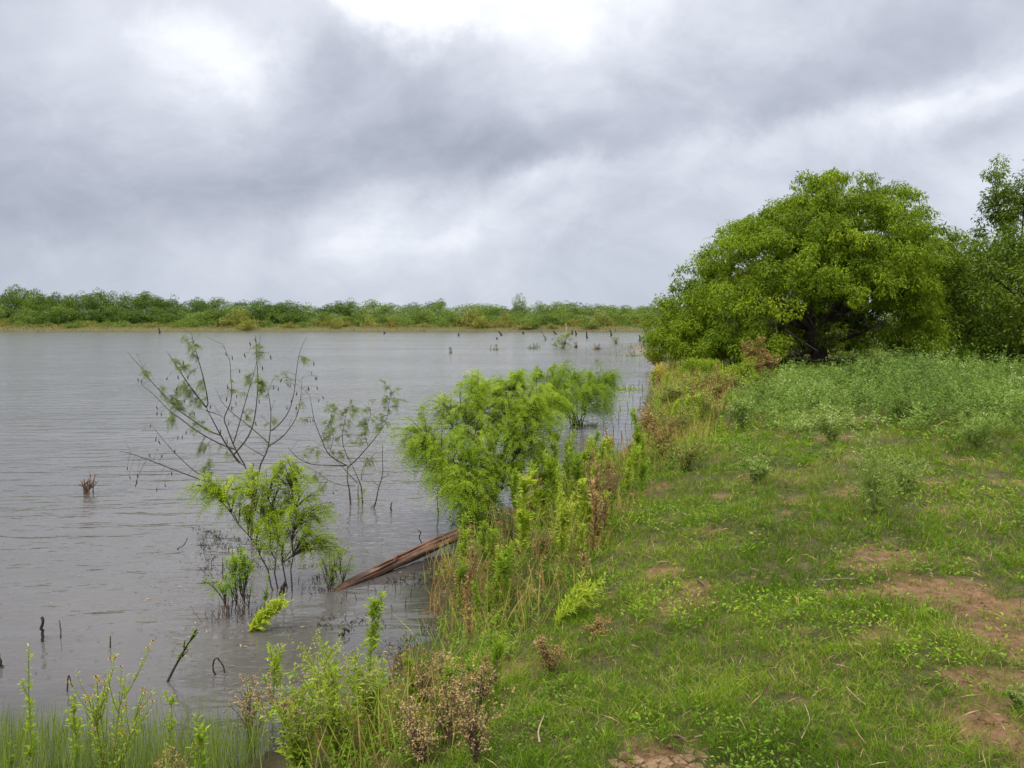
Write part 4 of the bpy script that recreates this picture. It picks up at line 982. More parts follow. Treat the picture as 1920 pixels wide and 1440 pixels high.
SW('flowering_weed', 'branched green weed topped with small red brown flower heads, lower left', (203, 1500), (215, 1268), 234, 70, .05, .010, 9, .42, mat='limeweed', tint=.52, lo=.15, stems=4, fan=.07, flowers=26)
SW('leafy_weed', 'short green stalk between the flowering weed and the leaning sprouting stick', (317, 1450), (320, 1312), 235, 70, .045, .012, 5, .25, mat='limeweed', tint=.44, lo=.1)
SW('leafy_weed', 'broad leaved green stalk under the leaning sprouting stick', (385, 1500), (366, 1336), 236, 60, .07, .022, 4, .25, mat='limeweed', tint=.42, lo=.15, flowers=1)
SW('leafy_weed', 'bushy bright green weed with a long branch reaching right, lower middle left', (508, 1348), (518, 1210), 237, 120, .06, .012, 10, .42, mat='limeweed', tint=.52, lo=.25, low_tint=.1)
SW('leafy_weed', 'long horizontal leafy branch reaching right from the bushy bright green weed', (520, 1320), (634, 1270), 238, 90, .05, .011, 4, .2, mat='limeweed', tint=.54, bend=(0, .12), lo=.1)
SW('leafy_weed', 'small green stalk at the lower left border of the picture', (18, 1500), (20, 1392), 239, 60, .05, .014, 3, .25, tint=.5, lo=.1)
SW('fallen_weed', 'bright yellow green weed leaning over the water beside the drowned brown stems', (467, 1182), (536, 1124), 240, 80, .085, .018, 6, .35, mat='limeweed', tint=.66, lo=.05, stems=4, fan=.07)
SW('leafy_weed', 'dark green sprig standing in the water behind the bright leaning weed', (490, 1150), (502, 1092), 241, 80, .05, .012, 4, .3, tint=.5, lo=.05)
SW('water_sprig', 'tiny green sprig on a stub in the water at the lower left', (206, 1214), (207, 1192), 242, 16, .03, .012, 0, tint=.5, lo=.4, stem_mat='wetwood', stem_r=.008, cat='sprig')
SW('sprouting_stick', 'leaning stick with green sprouts rising from the water at the lower left', (308, 1278), (368, 1180), 243, 60, .035, .012, 5, .18, tint=.62, lo=.35, stem_mat='wetwood', stem_r=.010, cat='stick')
SW('rosette_weed', 'small rosette with pale dry lower leaves on the grass in the middle', (1196, 1172), (1197, 1122), 244, 36, .06, .014, 2, .2, tint=.6, lo=.1, low_tint=.5)
SW('leafy_weed', 'bright green sprig in the water beside the stems of the thin grey green shrub', (668, 945), (684, 916), 245, 30, .07, .014, 3, .4, tint=.72, lo=.1)
SW('leafy_weed', 'tall bright yellow green weed beside the rusty clumps on the upper shore', (1286, 782), (1288, 728), 246, 120, .11, .026, 6, .3, tint=.66, lo=.05)
SW('leafy_weed', 'slender pale stalk at the waterline of the upper inlet', (1228, 800), (1229, 735), 247, 60, .08, .02, 3, .25, tint=.66, lo=.05)
SW('grass_tuft', 'single taller yellow green grass tuft on the trampled meadow right of centre', (1660, 1225), (1664, 1165), 248, 3, .05, .006, 0, tint=.8, stems=26, fan=.05, lo=.6, stem_r=.0022, cat='grass tuft')

# ------------------------------------------------------------------ seeding and dried weeds
def seedy_weed(name, label, base, wpx, hpx, seed, mat, stem_mat, stems=9, branch=7, seeds=16, size=.010, tint=.6, leaf=0, leaf_mat_='weed', lean=(0, 0), cat='weed', group=None):
    rng = np.random.default_rng(seed); b0 = ground(*base); k_ = b0[1] / FPX; w, h_ = wpx * k_, hpx * k_
    t = thing(name, label, cat, b0, 0, group)
    lb, sb = Buf(), Buf(); SP = []
    for q in range(stems):
        e = np.array([rng.uniform(-.5, .5) * w + lean[0] * h_, rng.uniform(-.35, .35) * w, h_ * rng.uniform(.55, 1.05)])
        P_ = bez((rng.normal(0, .02), rng.normal(0, .02), -.05), e * (.1, .1, .4), e * (.5, .5, .8), e, 10)[0] + 0
        b = Buf(); b.add(*tubes(P_[None], np.linspace(.0035, .0014, 10)[None], 4)); part('stem', b.mesh('stem', M[stem_mat], True), t)
        for z_ in range(branch):
            i = rng.integers(3, 10); s_ = P_[i]; d_ = unit(np.array([rng.normal(), rng.normal(), rng.uniform(.1, 1.1)])); l_ = h_ * rng.uniform(.12, .32)
            Q_ = bez(s_, s_ + d_ * l_ * .4, s_ + d_ * l_ * .8 + (0, 0, .05 * l_), s_ + d_ * l_ + np.array([0, 0, -.15 * l_]), 6)[0]; SP.append(Q_)
            u = rng.uniform(.2, 1, seeds); kf = u * 4.999; ki = kf.astype(int); f = (kf - ki)[:, None]
            B_ = Q_[ki] * (1 - f) + Q_[ki + 1] * f + rng.normal(0, size * .6, (seeds, 3))
            sb.add(*leaves(B_, rdir(seeds, rng) + np.array([0, 0, .4]), size * rng.uniform(.6, 1.6, seeds), size * rng.uniform(.5, 1.0, seeds), .15, np.clip(tint + rng.normal(0, .16, seeds), 0, 1), .8, rng))
        if leaf: lb.add(*weed_spray(rng, P_, leaf, .05 * h_ / .4, .014 * h_ / .4, .05, .9, .45, 0, .2))
    b = Buf(); b.add(*tubes(np.array(SP), np.linspace(.0018, .0009, 6)[None], 3)); part('twigs', b.mesh('twigs', M[stem_mat]), t, True)
    part('seed_heads', sb.mesh('seed_heads', M[mat]), t, True)
    if leaf: part('foliage', lb.mesh('foliage', M[leaf_mat_]), t, True)
    return t
M['seedy'] = leaf_mat('pale_seed', [(0, g(.15, .17, .04)), (.5, g(.32, .33, .08)), (.8, g(.46, .42, .14)), (1, g(.5, .36, .18))], .3)
SD = seedy_weed
PALE = [((470, 1400), 110, 130, 'pink brown seeding weed at the water edge right of the broad leaved stalk', 'straw', .75), ((560, 1470), 172, 212, 'pale yellow green seeding weed at the bottom, left of centre', 'seedy', .5), ((640, 1440), 172, 237, 'large pale seeding weed with crowded seed heads left of the dry brown weeds', 'seedy', .55),
        ((700, 1400), 126, 187, 'pale green seeding weed leaning over the water below the bright leafy stalk', 'seedy', .45), ((620, 1350), 138, 137, 'olive seeding weed at the waterline above the large pale one', 'seedy', .4), ((320, 1500), 100, 90, 'low tan seeding weed in the reeds at the bottom edge', 'straw', .8), ((540, 1370), 110, 90, 'thin pinkish seeding weed behind the pale ones', 'straw', .65)]
for i, (bp_, w_, h_, lab, mt, tn) in enumerate(PALE):
    SD('seeding_weed', lab, bp_, w_, h_, 300 + i, mt, 'stem' if mt == 'seedy' else 'deadtwig', 14, 6, 10, .011, tn - (.12 if mt == 'seedy' else 0), 46 if mt == 'seedy' else 6, 'limeweed', group='seeding weeds at the near water edge')
DRY = [((790, 1330), 120, 120, 'dark brown dried weed hanging over the water edge'), ((840, 1400), 130, 150, 'large rusty tan dried weed in the lower middle'), ((790, 1440), 110, 120, 'tan dried weed at the bottom edge left of the large rusty one'), ((890, 1440), 120, 150, 'thin tan dried weed with tall bare stems at the bottom centre'),
       ((850, 1290), 110, 70, 'low brown dried weed just above the large rusty one'), ((905, 1330), 90, 90, 'yellowish dried weed leaning right beside the large rusty one')]
for i, (bp_, w_, h_, lab) in enumerate(DRY):
    SD('dried_weed', lab, bp_, w_, h_, 320 + i, 'straw', 'deadtwig', 16, 6, 10, .011, .70 + .05 * i, 0, group='dried weeds at the near water edge')
RUST = [((1240, 868), 90, 80, 'dark rusty clump at the head of the inlet'), ((1285, 885), 110, 60, 'low wide rusty clump on the grass side of the inlet'), ((1222, 830), 60, 60, 'orange brown clump at the waterline of the inlet'), ((1270, 825), 80, 60, 'olive and rust clump between the inlet and the meadow'), ((1320, 800), 90, 70, 'tan rusty clump upslope of the bright yellow green weed'),
        ((1335, 765), 80, 60, 'rusty brown clump below the yellow green tuft'), ((1300, 748), 70, 40, 'brown clump below the bright yellow green shrub'), ((1255, 770), 60, 45, 'olive brown clump at the narrow end of the inlet'), ((1412, 716), 52, 76, 'orange rusty plume rising left of the big tree trunk'), ((1440, 708), 40, 44, 'small rusty clump right of the orange plume'),
        ((1360, 745), 80, 44, 'tan clump at the right of the rusty shore weeds'), ((1230, 690), 40, 34, 'thin tan grass clump at the water under the left tip of the big tree')]
for i, (bp_, w_, h_, lab) in enumerate(RUST):
    k_ = ground(*bp_)[1] / 8
    SD('rusty_weed', lab, bp_, w_, h_, 340 + i, 'straw' if i in (0, 2, 5, 8, 9, 11) else 'seedy', 'deadtwig', 12, 8, 15, .016 * k_, .44 + .3 * ((i * 7) % 5) / 5 - (.34 if i not in (0, 2, 5, 8, 9, 11) else 0), 30 if i in (3, 7, 1, 5, 10) else 14, group='rusty weeds along the upper shore')
MID = [((1105, 1000), 90, 110, 'rusty dried weed in the middle of the bank thicket', 'straw', .45), ((1150, 960), 80, 90, 'tan dried weed near the inlet end of the bank thicket', 'straw', .55), ((960, 1040), 80, 90, 'brown dried weed left of the tall bright stalk', 'straw', .45), ((1010, 1050), 70, 60, 'brown dried weed between the two bright stalks', 'straw', .4), ((870, 1130), 60, 80, 'thin rusty stalked weed in the shallow water by the log', 'straw', .38),
       ((1120, 1190), 120, 26, 'flat tangle of rusty dead stems on the grass right of the flattened weed', 'straw', .55), ((1035, 1270), 60, 80, 'tall thin brown dead weed on the grass at lower centre', 'straw', .6), ((1085, 930), 80, 90, 'olive seeding weed behind the reddish dried stalk', 'seedy', .25), ((1130, 905), 70, 70, 'olive seeding weed at the inlet edge', 'seedy', .3)]
for i, (bp_, w_, h_, lab, mt, tn) in enumerate(MID):
    SD('dried_weed', lab, bp_, w_, h_, 360 + i, mt, 'deadtwig' if mt == 'straw' else 'stem', 11, 8, 13, .011, tn, 8, group='dried weeds of the bank thicket')
# more of the same kinds filling the bank thicket, copied from a few grown ones
fill_rng = np.random.default_rng(77)
PROTO = {'green': [SW('leafy_weed', 'leafy green weed stalk among the weeds above the right end of the log', (905, 1070), (908, 985), 260, 130, .075, .016, 7, .3, mat='limeweed', tint=.30, lo=.08, group='green weed stalks of the bank'),
                   SW('leafy_weed', 'bushy green weed at the waterline below the log', (860, 1140), (866, 1070), 261, 110, .065, .015, 9, .4, mat='limeweed', tint=.24, lo=.05, group='green weed stalks of the bank')],
         'lime': [SW('leafy_weed', 'yellow green weed stalk on the bank right of the bushy yellowish stalk', (1085, 1060), (1092, 985), 262, 130, .07, .014, 6, .3, mat='limeweed', tint=.58, lo=.15, group='yellow green weed stalks of the bank')],
         'tan': [SW('dry_stalk', 'tan dry stalk on the bank above the flattened weed', (1090, 1110), (1096, 1040), 263, 90, .05, .012, 8, .4, mat='straw', tint=.66, lo=.15, low_tint=0, stem_mat='deadtwig', group='dry stalks of the bank')]}
SPOTS = []
for (zone, x0, x1, y0, y1, n_) in (('along the inlet edge', 1100, 1215, 868, 940, 24), ('in the middle thicket right of the big shrub', 950, 1140, 930, 1050, 34), ('on the slope beside the log', 860, 1010, 1060, 1200, 26), ('at the near water edge', 720, 930, 1230, 1420, 14), ('along the upper shore', 1215, 1400, 700, 830, 26)):
    for q in range(n_): SPOTS.append((zone, fill_rng.uniform(x0, x1), fill_rng.uniform(y0, y1)))
for zone, a, c in SPOTS:
    kd = ['green', 'lime', 'tan', 'green', 'lime', 'tan', 'tan'][fill_rng.integers(7)]
    pr = PROTO[kd][fill_rng.integers(len(PROTO[kd]))]; gp = ground(a, c)
    if sdist(gp[0:1], gp[1:2])[0] < -.1 or (950 < a < 1085 and 1010 < c): continue
    o = copy_tree(pr); o.location = tuple(gp); o.rotation_euler = (0, 0, fill_rng.uniform(0, 6.28)); k_ = fill_rng.uniform(.7, 1.35) * (1.35 if zone.startswith(('along the inlet', 'in the middle')) else 1) * (.7 if gp[1] < 6.5 else 1.0 if gp[1] < 16 else 1.5); o.scale = (k_, k_, k_ * fill_rng.uniform(.85, 1.25))
    o['label'] = {'green': 'leafy green weed stalk ', 'lime': 'yellow green weed stalk ', 'tan': 'tan dry stalk '}[kd] + zone
# white flowered weeds standing on the meadow
WHITE = [((1640, 968), 172, 150, 'pale white flowered weed on a dark leafy base in the middle of the meadow'), ((1392, 808), 50, 62, 'small white flowered sapling-like weed by the rusty shore clumps'), ((1560, 836), 103, 75, 'pale weed with a dark shaded foot at the left front of the pale weed drift'), ((1690, 800), 110, 70, 'leafy weed with a dark hollow under it at the front of the pale drift'), ((1830, 850), 130, 70, 'broad leafy weed at the front right of the pale drift'),
         ((1700, 930), 110, 70, 'sparse white flowered weed right of the dark leafy base'), ((1910, 1330), 60, 40, 'small white flowered weed at the lower right border'), ((1420, 905), 60, 40, 'small pale weed tuft on the smooth grass')]
for i, (bp_, w_, h_, lab) in enumerate(WHITE):
    k_ = ground(*bp_)[1] / 8
    SD('flowering_weed', lab, bp_, w_, h_, 380 + i, 'silver', 'stem', 16, 8, 16, .015 * k_, .62 if i not in (3, 4) else .4, 26, 'silver', group='white flowered weeds')

# the drift of pale weeds across the right of the meadow
def poly_px(pts): return np.array([ground(*p)[:2] for p in pts])
def in_poly(x, y, P_):
    r = np.zeros(len(x), bool); n = len(P_)
    for i in range(n):
        ax, ay = P_[i]; bx, by = P_[(i + 1) % n]
        c = ((ay > y) != (by > y)); r ^= c & (x < (bx - ax) * (y - ay) / (by - ay + 1e-12) + ax)
    return r
def sprigs(n, poly, hlo, hhi, per, L, W, seed, tint, tint_noise=.9, top_tint=.25, edge=.5, mound=False):
    rng = np.random.default_rng(seed); P_ = poly
    lo, hi = P_.min(0), P_.max(0)
    x = rng.uniform(lo[0], hi[0], n); y = np.exp(rng.uniform(math.log(lo[1]), math.log(hi[1]), n))
    jx, jy = (fbm(x * .8, y * .8, seed, 3) - .5) * edge * 4, (fbm(x * .8, y * .8, seed + 4, 3) - .5) * edge * 4
    k_ = in_poly(x + jx, y + jy, P_) & (sdist(x, y) > -.15); x, y = x[k_], y[k_]; n = len(x)
    pat = fbm(x * .75, y * .75, seed + 9, 4)
    hh = rng.uniform(hlo, hhi, n) * (np.clip((pat - .33) * 3.4, .12, 1.5) if mound else .55 + .9 * pat); sc = np.maximum(1, y / 9)
    base = np.stack([x, y, height(x, y)], 1)
    tip = base + np.stack([rng.normal(0, .25, n) * hh, rng.normal(0, .25, n) * hh, hh], 1)
    u = rng.uniform(.12, 1, (n, per)) ** .7
    B_ = (base[:, None] * (1 - u[..., None]) + tip[:, None] * u[..., None]).reshape(-1, 3)
    th = rng.uniform(0, 6.28, n * per); D_ = np.stack([np.cos(th), np.sin(th), rng.uniform(.0, 1.1, n * per)], 1)
    sz = rng.uniform(.6, 1.3, n * per) * np.repeat(sc ** .6, per) * (1.15 - .5 * u.ravel())
    B_ = B_ + D_ * (rng.uniform(0, .5, n * per) * L * sz)[:, None]
    t_ = tint + top_tint * (u.ravel() - .5) + np.repeat(((fbm(x * .55, y * .55, seed + 30, 4) if mound else pat) - .5) * tint_noise + rng.normal(0, .08, n), per) + rng.normal(0, .08, n * per)
    return leaves(B_, D_, L * sz, W * sz, .1, np.clip(t_, 0, 1), .5, rng)
DRIFT = poly_px([(1470, 815), (1400, 770), (1450, 735), (1500, 705), (1560, 700), (1700, 690), (1960, 698), (2150, 720), (2150, 820), (1960, 830), (1860, 850), (1800, 838), (1740, 800), (1660, 795), (1600, 822), (1540, 842)])
b = Buf(); b.add(*sprigs(9500, DRIFT, .20, .78, 24, .06, .020, 401, .27, 1.7, .20, .9, True))
setting('pale_weed_drift', b.mesh('pale_weed_drift', M['silver']), 'stuff')
BANK = poly_px([(840, 1215), (800, 1080), (880, 1018), (965, 965), (1060, 915), (1140, 880), (1195, 850), (1215, 800), (1230, 745), (1250, 700), (1340, 700), (1380, 740), (1340, 800), (1310, 880), (1190, 930), (1150, 1000), (1090, 1080), (1000, 1180), (930, 1260), (880, 1330), (820, 1440), (700, 1490), (520, 1490), (560, 1420), (690, 1345), (760, 1290)])
b = Buf(); b.add(*sprigs(12000, BANK, .06, .24, 16, .042, .012, 402, .44, 1.1, .15, .12))
setting('bank_undergrowth', b.mesh('bank_undergrowth', M['weed']), 'stuff')
rb = np.random.default_rng(19); n = 38000; lo_, hi_ = BANK.min(0), BANK.max(0)
x = rb.uniform(lo_[0], hi_[0], n); y = np.exp(rb.uniform(math.log(lo_[1]), math.log(hi_[1]), n)); pt = fbm(x * 1.4, y * 1.4, 91, 3)
k = in_poly(x + rb.normal(0, .12, n), y + rb.normal(0, .12, n), BANK) & (sdist(x, y) > -.2) & (pt > .40 + rb.normal(0, .06, n)); x, y, pt = x[k], y[k], pt[k]; n = len(x); sc = np.maximum(1, y / 8)
b = Buf(); b.add(*leaves(np.stack([x, y, height(x, y)], 1), np.stack([rb.normal(0, .28, n), rb.normal(0, .28, n), np.ones(n)], 1), rb.uniform(.12, .46, n) * (.4 + 1.1 * pt) * sc ** .4, .0065 * sc, .07, np.clip(.62 + (fbm(x * 1.1, y * 1.1, 95, 3) - .5) * 1.4 + rb.normal(0, .12, n), .1, 1), .5, rb))
setting('tall_bank_grass', b.mesh('tall_bank_grass', M['reed2']), 'stuff')
b = Buf(); b.add(*sprigs(5200, BANK, .08, .30, 16, .035, .009, 403, .48, .7, .1, .12))
setting('dry_bank_litter', b.mesh('dry_bank_litter', M['straw']), 'stuff')

# fine reeds in the near left shallows
rr = np.random.default_rng(9); n = 5200
x = rr.uniform(-3.6, -1.30, n); y = rr.uniform(3.5, 4.75, n) + .25 * (fbm(x * 2, x * 0 + 3, 5) - .5)
k = (sdist(x, y) > -.55) & (fbm(x * 2.2, y * 2.2, 71, 3) > .45); x, y = x[k], y[k]; n = len(x)
Lr = rr.uniform(.16, .38, n) * (.6 + .8 * fbm(x * 1.6, y * 1.6, 73, 3))
b = Buf(); b.add(*leaves(np.stack([x, y, height(x, y)], 1), np.stack([rr.normal(.02, .13, n), rr.normal(0, .13, n), np.ones(n)], 1), Lr, .0035, .05, np.clip(.52 + rr.normal(0, .2, n), 0, 1), .5, rr))
setting('shore_reeds', b.mesh('shore_reeds', M['reed']), 'stuff')

# drowned weeds that barely break the surface near the bank
WETP = np.array([on_water(*p) for p in [(360, 985), (470, 1010), (560, 1040), (640, 1110), (760, 1080), (850, 1060), (835, 1130), (845, 1190), (760, 1240), (640, 1235), (480, 1225), (400, 1150)]])
rw = np.random.default_rng(83); n = 2600
x = rw.uniform(WETP[:, 0].min(), WETP[:, 0].max(), n); y = rw.uniform(WETP[:, 1].min(), WETP[:, 1].max(), n)
k = in_poly(x, y, WETP) & (fbm(x * 2.4, y * 2.4, 88, 3) > .52) & (sdist(x, y) < -.02); x, y = x[k], y[k]; n = len(x)
b = Buf()
for q in range(5):
    a_ = rw.uniform(0, 6.28, n); b.add(*leaves(np.stack([x + rw.normal(0, .03, n), y + rw.normal(0, .03, n), np.full(n, -.02)], 1), np.stack([np.cos(a_), np.sin(a_), rw.uniform(.15, 1.6, n)], 1), rw.uniform(.03, .09, n), .008, .1, np.clip(rw.normal(.1, .15, n), 0, .6), .5, rw))
M['drowned'] = leaf_mat('drowned_leaf', [(0, g(.018, .018, .008)), (.5, g(.06, .065, .02)), (1, g(.16, .16, .04))], .2)
setting('drowned_weeds', b.mesh('drowned_weeds', M['drowned']), 'stuff')
# ------------------------------------------------------------------ the fallen log
m, N, _ = new_mat('weathered_log')
tcn = N.n('ShaderNodeTexCoord')
mp = N.n('ShaderNodeMapping', inp={'Vector': tcn.outputs['Object'], 'Scale': (1.2, 14, 14)})
n1 = N.n('ShaderNodeTexNoise', inp={'Vector': mp.outputs[0], 'Scale': 3.0, 'Detail': 8.0, 'Roughness': 0.65})
n2 = N.n('ShaderNodeTexNoise', inp={'Vector': tcn.outputs['Object'], 'Scale': 5.0, 'Detail': 4.0})
c = N.ramp(n1.outputs[0], [(0.34, g(.020, .012, .008)), (0.48, g(.095, .046, .027)), (0.62, g(.185, .095, .058)), (0.76, g(.29, .18, .115))])
c = N.mix(N.ramp(n2.outputs[0], [(0.45, g(0, 0, 0)), (0.62, g(.6, .6, .6))]), c, g(.05, .032, .024))
bp = N.n('ShaderNodeBump', inp={'Strength': 1.0, 'Distance': 0.012, 'Height': n1.outputs[0]})
p = N.n('ShaderNodeBsdfPrincipled', inp={'Base Color': c, 'Roughness': 0.7, 'Normal': bp.outputs[0], 'Specular IOR Level': 0.3})
o = N.n('ShaderNodeOutputMaterial'); N.link(p.outputs[0], o.inputs[0]); M['log'] = m
rl = np.random.default_rng(21)
LA = on_water(628, 1108); LB = on_water(884, 1014)
LA = np.array([LA[0], LA[1], .0]); LB = np.array([LB[0], LB[1], .13])
Lg = np.linalg.norm(LB - LA)
lt = thing('fallen_log', 'reddish brown weathered split log lying half in the water against the bank', 'log', LA)
lt.rotation_euler = Vector(LB - LA).to_track_quat('X', 'Z').to_euler()
K, S_ = 44, 22
u = np.linspace(0, 1, K); th = np.linspace(0, 2 * np.pi, S_, endpoint=False)
Rg = .056 * np.interp(u, [0, .05, .16, .35, .7, .93, 1], [.22, .45, .74, .92, 1.06, 1.12, 1.05])
U, TH = np.meshgrid(u, th, indexing='ij')
ridge = (vnoise(TH / (2 * np.pi) * 11, U * 2.2, 4) - .5) * .46 + (vnoise(TH / (2 * np.pi) * 22, U * 6, 5) - .5) * .26
furrow = -.42 * np.exp(-((((TH - 2.0 - .5 * np.sin(U * 4)) + np.pi) % (2 * np.pi) - np.pi) / .20) ** 2) * np.clip((1.02 - U) * 3, .3, 1)
RR = Rg[:, None] * (1 + ridge + furrow)
bend = .008 * np.sin(U * 3.1)
V = np.stack([U * Lg + (u[:, None] > .97) * (vnoise(TH * 2.2, TH * 0, 3) - .5) * .07 + (u[:, None] < .03) * (vnoise(TH * 2.2, TH * 0, 9) - .8) * .16, np.cos(TH) * RR * 1.05, np.sin(TH) * RR * .9 + bend], -1)
i = np.arange(K * S_).reshape(K, S_); a, b_, c_, d_ = i[:-1], np.roll(i[:-1], -1, 1), np.roll(i[1:], -1, 1), i[1:]
T = np.concatenate([np.stack([a, b_, c_], -1).reshape(-1, 3), np.stack([a, c_, d_], -1).reshape(-1, 3)])
V = V.reshape(-1, 3); nV = len(V)
V = np.concatenate([V, [[.03, 0, 0]], [[Lg - .02, 0, .0]]])
T = np.concatenate([T, np.stack([np.full(S_, nV), np.roll(i[0], -1), i[0]], 1), np.stack([np.full(S_, nV + 1), i[-1], np.roll(i[-1], -1)], 1)])
part('trunk', Buf().add(V, T).mesh('trunk', M['log'], True), lt)
for q, (x0, x1, ang_, rr_) in enumerate([(.25, .62, 1.55, .014), (.5, .97, 1.25, .018), (.08, .40, 2.3, .013), (.66, .99, 2.25, .015), (.0, .2, 1.0, .012)]):
    kk = 10; uu = np.linspace(x0, x1, kk); rad = .056 * np.interp(uu, [0, .05, .16, .35, .7, .93, 1], [.30, .55, .78, .95, 1.05, 1.0, .85]) * .97
    P_ = np.stack([uu * Lg, np.cos(ang_ + .1 * np.sin(uu * 9)) * rad, np.sin(ang_ + .1 * np.sin(uu * 9)) * rad + .008 * np.sin(uu * 3.1)], 1)
    b = Buf(); b.add(*tubes(P_[None], (rr_ * np.sin(np.linspace(.25, 2.9, kk)))[None] * 1.0, 6)); part('splinter', b.mesh('splinter', M['log'], True), lt)

for x0, ang_, l_ in ((.38, 1.9, .06), (.72, .9, .045), (.86, 2.6, .05)):
    d_ = np.array([.5, math.cos(ang_), math.sin(ang_)]); p_ = np.array([x0 * Lg, math.cos(ang_) * .04, math.sin(ang_) * .04])
    b = Buf(); b.add(*tubes(np.array([p_, p_ + d_ * l_ * .5, p_ + d_ * l_])[None], np.array([[.022, .014, .008]]), 7)); part('branch_stub', b.mesh('branch_stub', M['log'], True), lt)

# ------------------------------------------------------------------ stubs, sticks and posts in the water
def stick(name, label, pts, r0, r1, mat='wetwood', cat='stick', seed=0, group=None, rough=.12, dy=0.0):
    """pts in pixels, the first one at the waterline"""
    rng = np.random.default_rng(seed); b0 = ground(*pts[0])
    w3 = [at_depth(a, c, b0[1] + dy * i) - b0 for i, (a, c) in enumerate(pts)]
    w3 = [w3[0] - (w3[1] - w3[0]) * .35 * np.array([1, 1, 1]) - np.array([0, 0, .06])] + w3
    k_ = 5 + 3 * len(pts); P_ = resample(w3, k_); P_[1:-1] += rng.normal(0, r0 * .25, (k_ - 2, 3))
    R_ = np.linspace(r0, r1, k_) * (1 + rng.normal(0, rough, k_))
    b = Buf(); b.add(*tubes(P_[None], np.maximum(R_, .001)[None], 7))
    return single(name, b.mesh(name, M[mat], True), label, cat, b0, group)
stick('wooden_stub', 'short dark upright stub in the open water at the lower left', [(80, 1203), (80, 1180), (78, 1157)], .014, .010, seed=1)
stick('thin_twig', 'thin dark twig beside the upright stub in the lower left water', [(114, 1196), (114, 1180), (111, 1163)], .006, .003, seed=2)
stick('bent_twig', 'dark twig bent into a hoop in the shallow water right of the sprouting stick', [(402, 1265), (399, 1245), (407, 1234), (417, 1246), (422, 1262)], .007, .005, seed=3)
stick('bent_twig', 'inverted V twig standing in the water above the nodding green stalk', [(126, 1296), (127, 1276), (129, 1266), (133, 1280), (136, 1288)], .005, .003, seed=4)
stick('dark_stub', 'dark stub cut by the left border in the lower water', [(2, 1252), (0, 1240), (-2, 1226)], .016, .010, seed=5)
stick('floating_branch', 'dark forked twig lying in the water behind the drowned weed', [(332, 1030), (345, 1022), (352, 1008)], .006, .003, seed=6)
stick('thin_twig', 'crooked dark twig standing in the water right of the bare sapling', [(734, 958), (733, 950), (735, 942)], .014, .006, seed=7)
stick('thin_twig', 'crooked dark twig in the water left of the big shrub base', [(790, 1018), (786, 1008), (789, 998), (783, 994)], .008, .004, seed=8)
stick('thin_twig', 'dark upright twig with drowned leaf in the water below the big shrub left side', [(822, 965), (820, 940), (821, 918)], .008, .006, seed=9)
stick('drowned_stump', 'dark torn stump foot in the water beside the lime shrub', [(528, 1116), (532, 1100), (536, 1092)], .03, .012, seed=10)
stick('dark_driftwood', 'dark angular piece of driftwood at the near water edge', [(640, 1192), (648, 1178), (655, 1186)], .022, .008, seed=11)
# a clump of short branching stems in open water
rng = np.random.default_rng(31); b0 = ground(162, 926)
t = thing('dead_stem_cluster', 'clump of short brown branching stems alone in the open water at left', 'dead plant', b0)
for q in range(11):
    e = at_depth(162 + rng.uniform(-20, 20), 926 - rng.uniform(18, 42), b0[1]) - b0; e[1] += rng.normal(0, .1); s_ = np.array([rng.normal(0, .03), rng.normal(0, .03), -.08])
    b = Buf(); P_ = bez(s_, s_ + (0, 0, .12), e * (.6, .6, .6), e, 8)[0]; b.add(*tubes(P_[None], np.linspace(.012, .004, 8)[None], 5))
    for z_ in range(3):
        i = rng.integers(3, 7); d_ = unit(np.array([rng.normal(), rng.normal(), .8])); b.add(*tubes(np.array([P_[i], P_[i] + d_ * .04, P_[i] + d_ * rng.uniform(.05, .11)])[None], np.array([[.005, .004, .003]]), 4))
    part('stem', b.mesh('stem', M['deadtwig'], True), t)
# drowned brown stems round the weed left of the lime shrub
rng = np.random.default_rng(32)
b0 = ground(438, 1160); t = thing('drowned_stem_tuft', 'tuft of brown drowned stems in the water under the mixed red and green weed', 'dead plant', b0)
for q in range(34):
    s_ = np.array([rng.uniform(-.19, .19), rng.uniform(-.14, .14), -.08]); e = s_ + np.array([rng.normal(0, .06), rng.normal(0, .05), rng.uniform(.12, .27)])
    b = Buf(); b.add(*tubes(bez(s_, s_ + (0, 0, .08), e - (0, 0, .05), e, 6), np.linspace(.0045, .002, 6)[None], 4)); b.add(*leaves(np.array([e, e * .7 + s_ * .3]), rdir(2, rng), .03, .012, .1)); part('stem', b.mesh('stem', M['deadtwig'], True), t)
# stubs of drowned weeds in the inlet
ST = [(1140, 838), (1150, 818), (1166, 822), (1172, 802), (1160, 790), (1184, 795), (1195, 778), (1178, 770), (1200, 760), (1187, 752), (1213, 748), (1205, 735), (1158, 842), (1168, 850), (1150, 760), (1131, 806), (1192, 812), (1210, 772), (1222, 758), (1180, 738), (1198, 722), (1146, 780), (1175, 835), (1163, 770)]
for i, (a, c) in enumerate(ST):
    h_ = 10 + 12 * ((i * 37) % 10) / 10; lx = ((i * 53) % 7 - 3)
    stick('drowned_stub', 'thin dark stub of a drowned weed poking out of the inlet beside the upper bank', [(a, c), (a + lx * .5, c - h_ * .6), (a + lx, c - h_)], .007 * (1 + (i % 3) * .4), .004, seed=500 + i, group='drowned stubs in the inlet')
ST2 = [(705, 1110), (720, 1120), (742, 1108), (760, 1140), (752, 1098), (770, 1118), (800, 1160), (790, 1180), (815, 1140), (700, 1090), (560, 1090), (548, 1108), (566, 1115), (600, 1095), (690, 1105), (735, 1150), (776, 1084), (650, 1118), (668, 1125), (640, 1132), (820, 1110), (806, 1095), (745, 1075)]
